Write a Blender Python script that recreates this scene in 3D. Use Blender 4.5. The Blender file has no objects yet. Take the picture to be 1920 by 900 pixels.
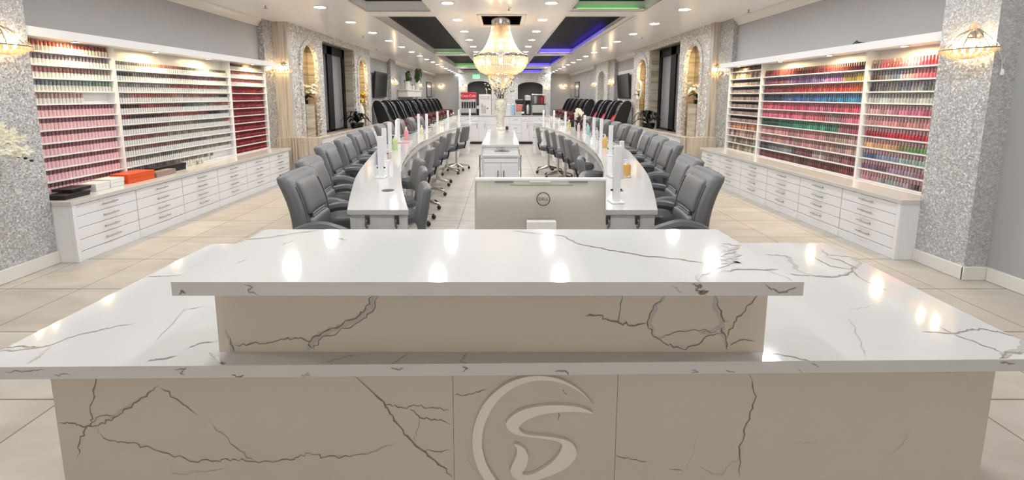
import bpy, math, random
from math import pi, sin, cos, radians, atan, tan, sqrt, hypot
from mathutils import Vector, Matrix
from mathutils.geometry import tessellate_polygon
random.seed(7)
sc = bpy.context.scene
COL = sc.collection
# ---------------------------------------------------------------- camera geometry (measured from the photograph)
F, CX, CY, H = 827.0, 942.0, 290.0, 1.5
TH = atan(110 / F)
def ray(x, y):
    u = (x - CX) / F; v = (CY - y) / F
    return Vector((u, cos(TH) + v * sin(TH), -sin(TH) + v * cos(TH)))
def at_z(x, y, z):
    d = ray(x, y); k = (z - H) / d.z
    return Vector((d.x * k, d.y * k, z))
def at_y(x, y, Y):
    d = ray(x, y); k = Y / d.y
    return Vector((d.x * k, Y, H + d.z * k))
def at_x(x, y, X):
    d = ray(x, y); k = X / d.x
    return Vector((X, d.y * k, H + d.z * k))

# ---------------------------------------------------------------- materials
def lin(c):
    c = c / 255.0
    return c / 12.92 if c <= 0.04045 else ((c + 0.055) / 1.055) ** 2.4
def C(r, g, b): return (lin(r), lin(g), lin(b), 1.0)
MAT = {}
def new_mat(name):
    m = bpy.data.materials.new(name); m.use_nodes = True
    MAT[name] = m
    return m, m.node_tree.nodes, m.node_tree.links, m.node_tree.nodes['Principled BSDF']
def mat(name, col, rough=0.5, metal=0.0, spec=0.5, coat=0.0, noise=0.0, nscale=20.0, bump=0.0, bscale=200.0, alpha=1.0, trans=0.0):
    m, n, l, b = new_mat(name)
    b.inputs['Base Color'].default_value = col
    b.inputs['Roughness'].default_value = rough
    b.inputs['Metallic'].default_value = metal
    b.inputs['Specular IOR Level'].default_value = spec
    b.inputs['Coat Weight'].default_value = coat
    b.inputs['Coat Roughness'].default_value = 0.05
    b.inputs['Transmission Weight'].default_value = trans
    b.inputs['Alpha'].default_value = alpha
    tc = n.new('ShaderNodeTexCoord')
    if noise:
        t = n.new('ShaderNodeTexNoise'); t.inputs['Scale'].default_value = nscale; t.inputs['Detail'].default_value = 4
        l.new(tc.outputs['Object'], t.inputs['Vector'])
        mx = n.new('ShaderNodeMix'); mx.data_type = 'RGBA'
        mx.inputs['A'].default_value = tuple(c * (1 - noise) for c in col[:3]) + (1,)
        mx.inputs['B'].default_value = tuple(min(1, c * (1 + noise)) for c in col[:3]) + (1,)
        l.new(t.outputs['Fac'], mx.inputs['Factor']); l.new(mx.outputs['Result'], b.inputs['Base Color'])
    if bump:
        t = n.new('ShaderNodeTexNoise'); t.inputs['Scale'].default_value = bscale; t.inputs['Detail'].default_value = 3
        l.new(tc.outputs['Object'], t.inputs['Vector'])
        bp = n.new('ShaderNodeBump'); bp.inputs['Strength'].default_value = bump; bp.inputs['Distance'].default_value = 0.002
        l.new(t.outputs['Fac'], bp.inputs['Height']); l.new(bp.outputs['Normal'], b.inputs['Normal'])
    return m
def emit(name, col, strength):
    m, n, l, b = new_mat(name)
    b.inputs['Base Color'].default_value = (0.8, 0.8, 0.8, 1)
    b.inputs['Emission Color'].default_value = col
    b.inputs['Emission Strength'].default_value = strength
    return m
def streaks(name, cols, scale, rough=0.3, spec=0.5):
    """stone with stretched bands; scale = per-axis frequency in world metres"""
    m, n, l, b = new_mat(name)
    g = n.new('ShaderNodeNewGeometry')
    mp = n.new('ShaderNodeMapping'); mp.inputs['Scale'].default_value = scale
    l.new(g.outputs['Position'], mp.inputs['Vector'])
    t = n.new('ShaderNodeTexNoise'); t.inputs['Scale'].default_value = 1.0; t.inputs['Detail'].default_value = 5; t.inputs['Distortion'].default_value = 0.3
    l.new(mp.outputs['Vector'], t.inputs['Vector'])
    r = n.new('ShaderNodeValToRGB'); e = r.color_ramp.elements
    e[0].position = 0.3; e[0].color = cols[0]; e[1].position = 0.7; e[1].color = cols[-1]
    for i, c in enumerate(cols[1:-1]):
        x = r.color_ramp.elements.new(0.3 + 0.4 * (i + 1) / (len(cols) - 1)); x.color = c
    l.new(t.outputs['Fac'], r.inputs['Fac']); l.new(r.outputs['Color'], b.inputs['Base Color'])
    b.inputs['Roughness'].default_value = rough; b.inputs['Specular IOR Level'].default_value = spec
    return m
def glitter(name, lo, hi, scale, metal=0.35, rough=0.42):
    m, n, l, b = new_mat(name)
    g = n.new('ShaderNodeNewGeometry')
    v = n.new('ShaderNodeTexVoronoi'); v.inputs['Scale'].default_value = scale
    l.new(g.outputs['Position'], v.inputs['Vector'])
    s = n.new('ShaderNodeSeparateColor'); l.new(v.outputs['Color'], s.inputs['Color'])
    r = n.new('ShaderNodeValToRGB'); e = r.color_ramp.elements
    e[0].position = 0.0; e[0].color = lo; e[1].position = 1.0; e[1].color = hi
    x = r.color_ramp.elements.new(0.72); x.color = tuple(0.5 * (a + c) for a, c in zip(lo, hi))
    l.new(s.outputs['Red'], r.inputs['Fac']); l.new(r.outputs['Color'], b.inputs['Base Color'])
    # every flake leans its own way
    sub = n.new('ShaderNodeVectorMath'); sub.operation = 'SUBTRACT'; sub.inputs[1].default_value = (0.5, 0.5, 0.5)
    l.new(v.outputs['Color'], sub.inputs[0])
    sca = n.new('ShaderNodeVectorMath'); sca.operation = 'SCALE'; sca.inputs['Scale'].default_value = 0.6
    l.new(sub.outputs['Vector'], sca.inputs[0])
    add = n.new('ShaderNodeVectorMath'); l.new(g.outputs['Normal'], add.inputs[0]); l.new(sca.outputs['Vector'], add.inputs[1])
    nm = n.new('ShaderNodeVectorMath'); nm.operation = 'NORMALIZE'; l.new(add.outputs['Vector'], nm.inputs[0])
    l.new(nm.outputs['Vector'], b.inputs['Normal'])
    b.inputs['Metallic'].default_value = metal; b.inputs['Roughness'].default_value = rough
    return m
def tile_mat():
    m, n, l, b = new_mat('floor_tile')
    g = n.new('ShaderNodeNewGeometry')
    mp = n.new('ShaderNodeMapping'); mp.vector_type = 'POINT'
    mp.inputs['Location'].default_value = (2.19 / 0.56, -2.02 / 0.637, 0)
    mp.inputs['Scale'].default_value = (1 / 0.56, 1 / 0.637, 1)
    l.new(g.outputs['Position'], mp.inputs['Vector'])
    br = n.new('ShaderNodeTexBrick'); br.offset = 0.0; br.squash = 1.0
    br.inputs['Scale'].default_value = 1.0
    br.inputs['Mortar Size'].default_value = 0.007; br.inputs['Mortar Smooth'].default_value = 0.1
    br.inputs['Brick Width'].default_value = 1.0; br.inputs['Row Height'].default_value = 1.0
    br.inputs['Color1'].default_value = C(201, 194, 184); br.inputs['Color2'].default_value = C(191, 183, 173)
    br.inputs['Mortar'].default_value = C(120, 108, 94)
    l.new(mp.outputs['Vector'], br.inputs['Vector'])
    t = n.new('ShaderNodeTexNoise'); t.inputs['Scale'].default_value = 2.2; t.inputs['Detail'].default_value = 6; t.inputs['Distortion'].default_value = 0.6
    mp2 = n.new('ShaderNodeMapping'); mp2.inputs['Scale'].default_value = (1.0, 2.5, 1)
    l.new(g.outputs['Position'], mp2.inputs['Vector']); l.new(mp2.outputs['Vector'], t.inputs['Vector'])
    mx = n.new('ShaderNodeMix'); mx.data_type = 'RGBA'; mx.blend_type = 'MULTIPLY'; mx.inputs['Factor'].default_value = 1
    r = n.new('ShaderNodeValToRGB'); e = r.color_ramp.elements
    e[0].position = 0.3; e[0].color = (0.8, 0.79, 0.77, 1); e[1].position = 0.7; e[1].color = (1, 1, 1, 1)
    l.new(t.outputs['Fac'], r.inputs['Fac'])
    l.new(br.outputs['Color'], mx.inputs['A']); l.new(r.outputs['Color'], mx.inputs['B'])
    l.new(mx.outputs['Result'], b.inputs['Base Color'])
    b.inputs['Roughness'].default_value = 0.38; b.inputs['Specular IOR Level'].default_value = 0.35
    return m
def colour_mat(name, kind, rough):
    """colour comes from the object (single bottles) or from the mesh (the packed rows)"""
    m, n, l, b = new_mat(name)
    if kind == 'object':
        o = n.new('ShaderNodeObjectInfo'); l.new(o.outputs['Color'], b.inputs['Base Color'])
    else:
        a = n.new('ShaderNodeAttribute'); a.attribute_name = 'Col'; l.new(a.outputs['Color'], b.inputs['Base Color'])
    b.inputs['Roughness'].default_value = rough
    return m

quartz = mat('quartz', C(204, 203, 201), 0.07, noise=0.03, nscale=1.5)
quartz_shaded = mat('quartz_shaded_front', C(200, 190, 176), 0.06, noise=0.03, nscale=1.2)  # same white quartz, the shade of the desk front mixed into its colour
vein_m = mat('quartz_vein', C(146, 140, 133), 0.2, noise=0.35, nscale=60)
vein_soft = mat('quartz_vein_soft', C(178, 174, 169), 0.16, noise=0.08, nscale=30)
vein_dark = mat('quartz_vein_dark', C(132, 119, 105), 0.2, noise=0.35, nscale=60)
acrylic = mat('logo_acrylic', C(228, 221, 208), 0.1, spec=0.6)
white = mat('white_lacquer', C(233, 233, 235), 0.22, coat=0.3)
white_satin = mat('white_satin', C(228, 226, 222), 0.4)
shelf_white = mat('shelf_white', C(236, 236, 237), 0.3)
seam = mat('seam_shadow_gap', C(120, 115, 110), 0.6)
wall_grey = mat('wall_paint_grey', C(174, 174, 175), 0.6, bump=0.1)
wall_pale = mat('wall_paint_pale', C(206, 203, 200), 0.6, bump=0.1)
wall_beige = mat('wall_paint_beige', C(200, 190, 174), 0.6)
ceil_m = mat('ceiling_paint', C(252, 251, 250), 0.22, spec=0.35)
trim_w = mat('trim_white', C(230, 226, 220), 0.35)
floor_m = tile_mat()
silver = glitter('silver_flake_wallpaper', C(164, 164, 164), C(228, 228, 228), 88, .15, .5)
silver_far = glitter('silver_mosaic', C(176, 170, 162), C(246, 243, 238), 38, .2, .45)
silver_white = glitter('silver_white_wallpaper', C(206, 205, 203), C(246, 245, 243), 30, .05, .5)
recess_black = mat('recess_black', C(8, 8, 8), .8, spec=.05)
silver_soft = glitter('silver_soft_wallpaper', C(150, 148, 146), C(205, 203, 200), 40, 0.2, 0.5)
marble_v = streaks('wood_vein_marble', [C(136, 124, 112), C(184, 174, 162), C(204, 196, 185), C(152, 142, 130)], (20, 20, 0.7))
traver = streaks('travertine', [C(138, 126, 108), C(182, 172, 153), C(200, 190, 173)], (1.2, 1.2, 16), 0.5)
grey_leather = mat('grey_leather', C(100, 101, 103), 0.42, bump=0.25, bscale=300)
grey_dark = mat('grey_leather_dark', C(78, 79, 81), 0.45, bump=0.2, bscale=300)
seam_grey = mat('grey_piping', C(64, 65, 66), 0.5)
black_plastic = mat('black_plastic', C(30, 30, 31), 0.4)
black_gloss = mat('black_gloss', C(18, 18, 20), 0.12)
black_leather = mat('black_leather', C(34, 33, 34), 0.38)
char_leather = mat('charcoal_leather', C(84, 84, 86), 0.35)
red_leather = mat('red_leather', C(190, 30, 52), 0.4)
maroon = mat('maroon_leather', C(92, 36, 40), 0.4)
chrome = mat('chrome', C(210, 208, 204), 0.15, metal=1.0)
nickel = mat('brushed_nickel', C(150, 146, 140), 0.32, metal=1.0)
steel = mat('stainless_steel', C(196, 196, 194), 0.3, metal=0.8)
mon_silver = mat('monitor_silver', C(196, 192, 185), 0.3, metal=0.45)
logo_grey = mat('logo_dark_grey', C(66, 64, 62), 0.4)
card_black = mat('box_black', C(26, 24, 25), 0.3)
card_white = mat('box_white', C(226, 226, 226), 0.5)
card_orange = mat('box_orange', C(216, 84, 30), 0.45)
print_dark = mat('printed_sleeve', C(150, 130, 126), 0.5, noise=0.6, nscale=45)
glass_clear = mat('clear_plastic', C(225, 228, 230), 0.12, alpha=0.55)
frame_black = mat('window_frame_black', C(14, 14, 15), .5, spec=.2)
window_glass = mat('window_glass', C(170, 168, 172), 0.05, spec=0.6, alpha=0.35)
pane_m = mat('added_front_glass', C(240, 244, 246), .03, alpha=.12)  # panes of the added glazing behind the viewer
blind = mat('pale_blind', C(200, 197, 197), 0.6)
tray_black = mat('tray_gloss_panel', C(20, 22, 23), 0.5, spec=.08)
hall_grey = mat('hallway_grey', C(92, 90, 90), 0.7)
leaf_m = mat('leaf_green', C(66, 88, 48), 0.5, noise=0.3, nscale=10)
leaf_dark = mat('leaf_dark', C(30, 36, 28), 0.4)
petal_w = mat('petal_white', C(240, 236, 218), 0.5)
petal_y = mat('petal_yellow', C(236, 200, 60), 0.5)
stem_m = mat('stem_brown', C(70, 64, 44), 0.6)
vase_w = mat('vase_ceramic', C(232, 226, 214), 0.2)
vase_c = glitter('mercury_mosaic', C(206, 196, 176), C(252, 248, 236), 55, 0.1, 0.3)
def crystal_mat():
    m, n, l, b = new_mat('crystal')
    for x in list(n):
        if x.type != 'OUTPUT_MATERIAL': n.remove(x)
    out = [x for x in n if x.type == 'OUTPUT_MATERIAL'][0]
    tr = n.new('ShaderNodeBsdfTranslucent'); tr.inputs['Color'].default_value = C(240, 216, 184)
    gl = n.new('ShaderNodeBsdfGlossy'); gl.inputs['Roughness'].default_value = 0.15; gl.inputs['Color'].default_value = C(255, 246, 232)
    df = n.new('ShaderNodeBsdfDiffuse'); df.inputs['Color'].default_value = C(236, 216, 192)
    m1 = n.new('ShaderNodeMixShader'); m1.inputs[0].default_value = 0.45; l.new(tr.outputs[0], m1.inputs[1]); l.new(df.outputs[0], m1.inputs[2])
    m2 = n.new('ShaderNodeMixShader'); m2.inputs[0].default_value = 0.22; l.new(m1.outputs[0], m2.inputs[1]); l.new(gl.outputs[0], m2.inputs[2])
    tp = n.new('ShaderNodeBsdfTransparent'); m3 = n.new('ShaderNodeMixShader'); m3.inputs[0].default_value = 0.35; l.new(m2.outputs[0], m3.inputs[1]); l.new(tp.outputs[0], m3.inputs[2])
    l.new(m3.outputs[0], out.inputs['Surface'])
    return m
crystal = crystal_mat()
light_day = emit('downlight_glow', (0.95, 0.975, 1.0, 1), 125)
light_warm = emit('warm_bulb', (1.0, 0.74, 0.42, 1), 90)
light_puck = emit('puck_glow', (1.0, 0.74, 0.34, 1), 420)
bulb_ch = emit('chandelier_bulb', (1.0, 0.78, 0.50, 1), 44)
led_blue = emit('led_blue', (0.08, 0.05, 1.0, 1), 7)
led_green = emit('led_green', (0.12, 0.8, 0.1, 1), 1.8)
led_dim = emit('led_green_dim', (0.1, 0.7, 0.15, 1), .9)
exit_green = emit('exit_green', (0.1, 0.75, 0.3, 1), 0.9)
sign_red = mat('soda_sign_red', C(206, 28, 52), 0.35)
niche_glow = emit('niche_glow', (1.0, 0.74, 0.40, 1), 700)
polish_obj = colour_mat('polish_single', 'object', 0.25)
polish_many = colour_mat('polish_rows', 'mesh', 0.25)

# ---------------------------------------------------------------- mesh builder
class MB:
    def __init__(s): s.v = []; s.f = []; s.mi = []; s.mat = 0; s.T = None; s.col = []; s.c = None
    def add(s, vs, fs):
        n = len(s.v)
        for p in vs:
            p = Vector(p)
            s.v.append(s.T @ p if s.T else p)
            s.col.append(s.c)
        for f in fs:
            s.f.append([i + n for i in f]); s.mi.append(s.mat)
        return s
    def box(s, a, b):
        x0, y0, z0 = a; x1, y1, z1 = b
        return s.add([(x0, y0, z0), (x1, y0, z0), (x1, y1, z0), (x0, y1, z0), (x0, y0, z1), (x1, y0, z1), (x1, y1, z1), (x0, y1, z1)],
                     [(0, 3, 2, 1), (4, 5, 6, 7), (0, 1, 5, 4), (1, 2, 6, 5), (2, 3, 7, 6), (3, 0, 4, 7)])
    def prism(s, poly, z0, z1):
        n = len(poly)
        a = sum(poly[i][0] * poly[(i + 1) % n][1] - poly[(i + 1) % n][0] * poly[i][1] for i in range(n))
        if a < 0: poly = poly[::-1]
        tris = tessellate_polygon([[Vector((p[0], p[1], 0)) for p in poly]])
        fs = []
        for t in tris:
            p, q, r = (poly[i] for i in t)
            ccw = (q[0] - p[0]) * (r[1] - p[1]) - (q[1] - p[1]) * (r[0] - p[0]) > 0
            t = tuple(t) if ccw else tuple(t)[::-1]
            fs.append(tuple(i + n for i in t)); fs.append(t[::-1])
        for i in range(n):
            j = (i + 1) % n; fs.append((i, j, j + n, i + n))
        return s.add([(p[0], p[1], z0) for p in poly] + [(p[0], p[1], z1) for p in poly], fs)
    def lathe(s, prof, c=(0, 0, 0), seg=16, a0=0.0, a1=2 * pi):
        full = abs(a1 - a0 - 2 * pi) < 1e-6
        k = seg if full else seg + 1
        vs = []; fs = []
        for r, z in prof:
            for i in range(k):
                a = a0 + (a1 - a0) * i / seg
                vs.append((c[0] + r * cos(a), c[1] + r * sin(a), c[2] + z))
        for j in range(len(prof) - 1):
            for i in range(seg):
                i2 = (i + 1) % k if full else i + 1
                fs.append((j * k + i, j * k + i2, (j + 1) * k + i2, (j + 1) * k + i))
        return s.add(vs, fs)
    def tube(s, pts, r, seg=6, caps=True):
        pts = [Vector(p) for p in pts]; n = len(pts)
        rs = r if isinstance(r, (list, tuple)) else [r] * n
        vs = []; fs = []; up = Vector((0, 0, 1)); prev = None
        for i, p in enumerate(pts):
            d = (pts[min(i + 1, n - 1)] - pts[max(i - 1, 0)]).normalized()
            if prev is None:
                u = up if abs(d.z) < 0.95 else Vector((1, 0, 0)); x = d.cross(u).normalized()
            else:
                x = (prev - d * prev.dot(d)).normalized()
            prev = x; y = d.cross(x)
            for k in range(seg):
                a = 2 * pi * k / seg
                vs.append(p + (x * cos(a) + y * sin(a)) * rs[i])
        for i in range(n - 1):
            for k in range(seg):
                k2 = (k + 1) % seg
                fs.append((i * seg + k, i * seg + k2, (i + 1) * seg + k2, (i + 1) * seg + k))
        if caps: fs += [tuple(range(seg))[::-1], tuple(range((n - 1) * seg, n * seg))]
        return s.add(vs, fs)
    def ball(s, c, r, seg=10, rings=6):
        r = r if isinstance(r, (list, tuple)) else (r, r, r)
        prof = [(max(1e-4, sin(pi * j / rings)), -cos(pi * j / rings)) for j in range(rings + 1)]
        vs = []; fs = []
        for q, z in prof:
            for i in range(seg):
                a = 2 * pi * i / seg
                vs.append((c[0] + r[0] * q * cos(a), c[1] + r[1] * q * sin(a), c[2] + r[2] * z))
        for j in range(rings):
            for i in range(seg):
                i2 = (i + 1) % seg
                fs.append((j * seg + i, j * seg + i2, (j + 1) * seg + i2, (j + 1) * seg + i))
        return s.add(vs, fs)
    def cushion(s, a, b, r, n=(6, 6, 6), warp=None):
        """box with rounded edges; warp(point) bends it"""
        a = Vector(a); b = Vector(b); idx = {}; vs = []; fs = []
        lo = Vector([a[i] + r for i in range(3)]); hi = Vector([b[i] - r for i in range(3)])
        def coords(i):
            inner = [lo[i] + (hi[i] - lo[i]) * k / n[i] for k in range(n[i] + 1)]
            return [a[i], a[i] + r * 0.3] + inner + [b[i] - r * 0.3, b[i]]
        cs = [coords(i) for i in range(3)]
        def vid(i, j, k):
            if (i, j, k) in idx: return idx[(i, j, k)]
            p = Vector((cs[0][i], cs[1][j], cs[2][k]))
            q = Vector([min(max(p[t], lo[t]), hi[t]) for t in range(3)])
            d = p - q
            if d.length > 1e-9: p = q + d.normalized() * r
            if warp: p = Vector(warp(p))
            idx[(i, j, k)] = len(vs); vs.append(p)
            return idx[(i, j, k)]
        m = [len(c) - 1 for c in cs]
        for i in range(m[0]):
            for j in range(m[1]):
                fs.append((vid(i, j, 0), vid(i, j + 1, 0), vid(i + 1, j + 1, 0), vid(i + 1, j, 0)))
                fs.append((vid(i, j, m[2]), vid(i + 1, j, m[2]), vid(i + 1, j + 1, m[2]), vid(i, j + 1, m[2])))
        for i in range(m[0]):
            for k in range(m[2]):
                fs.append((vid(i, 0, k), vid(i + 1, 0, k), vid(i + 1, 0, k + 1), vid(i, 0, k + 1)))
                fs.append((vid(i, m[1], k), vid(i, m[1], k + 1), vid(i + 1, m[1], k + 1), vid(i + 1, m[1], k)))
        for j in range(m[1]):
            for k in range(m[2]):
                fs.append((vid(0, j, k), vid(0, j, k + 1), vid(0, j + 1, k + 1), vid(0, j + 1, k)))
                fs.append((vid(m[0], j, k), vid(m[0], j + 1, k), vid(m[0], j + 1, k + 1), vid(m[0], j, k + 1)))
        return s.add(vs, fs)
    def ribbon(s, pts, widths, nrm, off=0.0006):
        """flat inlaid strip along pts lying in the plane with normal nrm (both sides tapered)"""
        nrm = Vector(nrm); pts = [Vector(p) for p in pts]; n = len(pts)
        if n < 2: return s
        vs = []
        for i, p in enumerate(pts):
            d = (pts[min(i + 1, n - 1)] - pts[max(i - 1, 0)]).normalized()
            q = nrm.cross(d).normalized()
            w = widths[i] * 0.5
            vs += [p + q * w + nrm * off, p - q * w + nrm * off]
        return s.add(vs, [(2 * i, 2 * i + 1, 2 * i + 3, 2 * i + 2) for i in range(n - 1)])
    def build(s, name, mats, parent=None, loc=None, rot=None, smooth=38, bevel=0.0, attr=False):
        me = bpy.data.meshes.new(name)
        me.from_pydata([tuple(p) for p in s.v], [], s.f)
        mats = mats if isinstance(mats, (list, tuple)) else [mats]
        for m in mats: me.materials.append(m)
        if len(mats) > 1: me.polygons.foreach_set('material_index', s.mi)
        if attr:
            a = me.attributes.new('Col', 'FLOAT_COLOR', 'POINT')
            a.data.foreach_set('color', [x for c in s.col for x in c])
        if smooth:
            me.polygons.foreach_set('use_smooth', [True] * len(me.polygons))
            me.set_sharp_from_angle(angle=radians(smooth))
        me.update()
        o = bpy.data.objects.new(name, me); COL.objects.link(o)
        if parent is not None: o.parent = parent
        if loc is not None: o.location = loc
        if rot is not None: o.rotation_euler = rot
        if bevel:
            bm = o.modifiers.new('bevel', 'BEVEL'); bm.width = bevel; bm.segments = 2; bm.limit_method = 'ANGLE'; bm.angle_limit = radians(40)
        return o
def tag(o, label, cat, group=None, kind=None):
    if label: o['label'] = label
    if cat: o['category'] = cat
    if group: o['group'] = group
    if kind: o['kind'] = kind
    return o
def thing(name, label, cat, loc=(0, 0, 0), rz=0.0, group=None):
    o = bpy.data.objects.new(name, None); o.empty_display_size = 0.1; COL.objects.link(o)
    o.location = loc; o.rotation_euler = (0, 0, rz)
    return tag(o, label, cat, group)
def struct(name, mb, mats, **k):
    o = mb.build(name, mats, **k); o['kind'] = 'structure'
    return o
def bx(name, a, b, m, parent=None, bevel=0.0, **k): return MB().box(a, b).build(name, m, parent, bevel=bevel, **k)
def kids(root): return [o for o in KID.get(root.name, [])]
KID = {}
def dup(root, loc, rz=None, label=None, group=None):
    """copy of a thing with copies of its parts and sub-parts"""
    def rec(o, par):
        c = o.copy(); COL.objects.link(c)
        if par is not None: c.parent = par
        for ch in o.children: rec(ch, c)
        return c
    r = rec(root, None); r.location = loc
    if rz is not None: r.rotation_euler = (0, 0, rz)
    if label: r['label'] = label
    if group: r['group'] = group
    return r
ORD = 'first second third fourth fifth sixth seventh eighth ninth tenth eleventh twelfth thirteenth fourteenth fifteenth sixteenth seventeenth eighteenth nineteenth twentieth'.split()
ORD += ['twenty-' + w for w in ORD[:9]] + ['thirtieth']
def catmull(pts, n=6, closed=True):
    out = []; m = len(pts)
    for i in range(m if closed else m - 1):
        p = [pts[(i + k) % m] if closed else pts[min(max(i + k, 0), m - 1)] for k in (-1, 0, 1, 2)]
        for t in range(n):
            t /= n
            out.append(tuple(0.5 * (2 * p[1][d] + (p[2][d] - p[0][d]) * t + (2 * p[0][d] - 5 * p[1][d] + 4 * p[2][d] - p[3][d]) * t * t + (3 * p[1][d] - p[0][d] - 3 * p[2][d] + p[3][d]) * t ** 3) for d in range(len(pts[0]))))
    if not closed: out.append(tuple(pts[-1]))
    return out
def lettering(name, text, size, m, parent, loc, rot, extrude=0.001):
    cu = bpy.data.curves.new(name, 'FONT'); cu.body = text; cu.size = size; cu.extrude = extrude
    cu.align_x = 'CENTER'; cu.align_y = 'CENTER'; cu.materials.append(m)
    tmp = bpy.data.objects.new(name, cu); COL.objects.link(tmp)
    me = bpy.data.meshes.new_from_object(tmp.evaluated_get(bpy.context.evaluated_depsgraph_get()))
    bpy.data.objects.remove(tmp); me.name = name
    o = bpy.data.objects.new(name, me); COL.objects.link(o); o.parent = parent; o.location = loc; o.rotation_euler = rot
    return o
# ================================================================ THE SETTING
CZ = 2.85                       # ceiling
YB, YE = -4.2, 27.6             # wall behind the viewer, far wall
struct('floor', MB().box((-5.0, YB - .2, -0.12), (5.0, YE + .4, 0.0)), floor_m, smooth=0)
TRAY = [(1.2, 7.3), (7.75, 14.45), (15.2, 20.7), (22.3, 26.0)]
TL, TR = (-2.18, -1.14), (1.08, 2.25)
HOLE = (-0.36, 0.33, 7.65, 8.75)
def ceiling():
    mb = MB()
    def slab(x0, x1, holes):
        y = YB - .2
        for a, b in holes:
            mb.box((x0, y, CZ), (x1, a, CZ + 0.3)); y = b
        mb.box((x0, y, CZ), (x1, YE + .4, CZ + 0.3))
    slab(-5.0, TL[0], []); slab(*TL, TRAY); slab(TL[1], HOLE[0], []); slab(HOLE[0], HOLE[1], [HOLE[2:]]); slab(HOLE[1], TR[0], []); slab(*TR, TRAY); slab(TR[1], 5.0, [])
    o = struct('ceiling', mb, ceil_m, smooth=0)
ceiling()
SIDE = {TL: 'left', TR: 'right'}
k = 0
for xs in (TL, TR):
    for i, (a, b) in enumerate(TRAY):
        k += 1
        t = struct('ceiling_tray_%d' % k, MB().box((xs[0], a, 3.0), (xs[1], b, 3.05)), tray_black, smooth=0)
        m = {('left', 0): None, ('left', 1): led_dim, ('left', 2): led_green, ('left', 3): None, ('right', 0): led_green, ('right', 1): led_blue, ('right', 2): led_blue, ('right', 3): led_blue}[(SIDE[xs], i)]
        if m:
            bx('led_strip', (xs[0] + .1, b - .085, 2.872), (xs[1] - .1, b - .065, 2.878), m, t); bx('strip_ledge', (xs[0], b - .1, 2.862), (xs[1], b, 2.868), trim_w, t)
            if m is led_blue: bx('led_strip', (xs[1] - .085, a + 2.2, 2.872), (xs[1] - .065, b - .12, 2.878), m, t); bx('strip_ledge', (xs[1] - .1, a, 2.862), (xs[1], b - .1, 2.868), trim_w, t)
        # small stepped moulding round the opening
        mb = MB(); w = 0.035
        for (x0, y0, x1, y1) in ((xs[0] - w, a - w, xs[0], b + w), (xs[1], a - w, xs[1] + w, b + w), (xs[0], a - w, xs[1], a), (xs[0], b, xs[1], b + w)):
            mb.box((x0, y0, CZ - 0.012), (x1, y1, CZ + 0.004))
        struct('ceiling_trim_%d' % k, mb, trim_w, smooth=0)
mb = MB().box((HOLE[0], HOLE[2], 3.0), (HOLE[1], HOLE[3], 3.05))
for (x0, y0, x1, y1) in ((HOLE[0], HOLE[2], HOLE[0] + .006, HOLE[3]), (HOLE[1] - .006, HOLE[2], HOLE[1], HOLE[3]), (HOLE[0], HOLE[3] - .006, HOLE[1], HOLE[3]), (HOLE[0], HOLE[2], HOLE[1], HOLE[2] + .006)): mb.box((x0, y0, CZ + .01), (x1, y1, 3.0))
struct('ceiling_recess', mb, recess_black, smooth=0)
mb = MB(); w = .07
for (x0, y0, x1, y1) in ((HOLE[0] - w, HOLE[2] - w, HOLE[0], HOLE[3] + w), (HOLE[1], HOLE[2] - w, HOLE[1] + w, HOLE[3] + w), (HOLE[0], HOLE[2] - w, HOLE[1], HOLE[2]), (HOLE[0], HOLE[3], HOLE[1], HOLE[3] + w)):
    mb.box((x0, y0, CZ - .02), (x1, y1, CZ + .005))
struct('ceiling_trim_9', mb, trim_w, bevel=.006)

# left side, from the viewer to the far end
struct('wall_left', MB().box((-4.55, YB, 0), (-4.32, 8.3, CZ)), wall_grey, smooth=0)
struct('column_left', MB().box((-4.5, YB, 0), (-4.02, 3.83, CZ)), silver, smooth=0)
struct('wall_left_end', MB().box((-4.5, 7.99, 0), (-4.22, 8.3, CZ)), silver_soft, smooth=0)
struct('wall_right', MB().box((4.12, 3.47, 0), (4.4, 8.4, CZ)), wall_grey, smooth=0)
struct('column_right', MB().box((3.79, 3.47, 0), (4.3, 3.91, CZ)), silver, smooth=0)
struct('wall_right_front', MB().box((3.975, YB, 0), (4.3, 3.47, CZ)), wall_grey, smooth=0)
struct('wall_right_end', MB().box((4.04, 7.92, 0), (4.3, 8.4, CZ)), silver_soft, smooth=0)
mb = MB(); mb.box((-4.6, YB - .2, 2.55), (4.4, YB, CZ)); mb.box((-4.6, YB - .2, 0), (-3.6, YB, 2.55)); mb.box((3.4, YB - .2, 0), (4.4, YB, 2.55)); mb.box((-1.3, YB - .2, 0), (-.9, YB, 2.55)); mb.box((.9, YB - .2, 0), (1.3, YB, 2.55))
struct('wall_front', mb, wall_beige, smooth=0)
for n_, (x0, x1, nm) in enumerate(((-3.6, -1.3, 'window_3'), (-.9, .9, 'door_added_1'), (1.3, 3.4, 'window_4'))):  # unseen windows and door, added to let frontal fill light in
    wn = thing(nm, None, None); wn['kind'] = 'structure'
    mb = MB()
    for x in (x0, (x0 + x1) / 2 - .03, x1 - .06): mb.box((x, YB - .13, 0), (x + .06, YB - .07, 2.55))
    mb.box((x0, YB - .13, 2.47), (x1, YB - .07, 2.55)); mb.box((x0, YB - .13, 0), (x1, YB - .07, .12))
    mb.build('frame', black_plastic, wn, bevel=.004)
    bx('pane', (x0, YB - .104, .1), (x1, YB - .098, 2.5), pane_m, wn)
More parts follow.
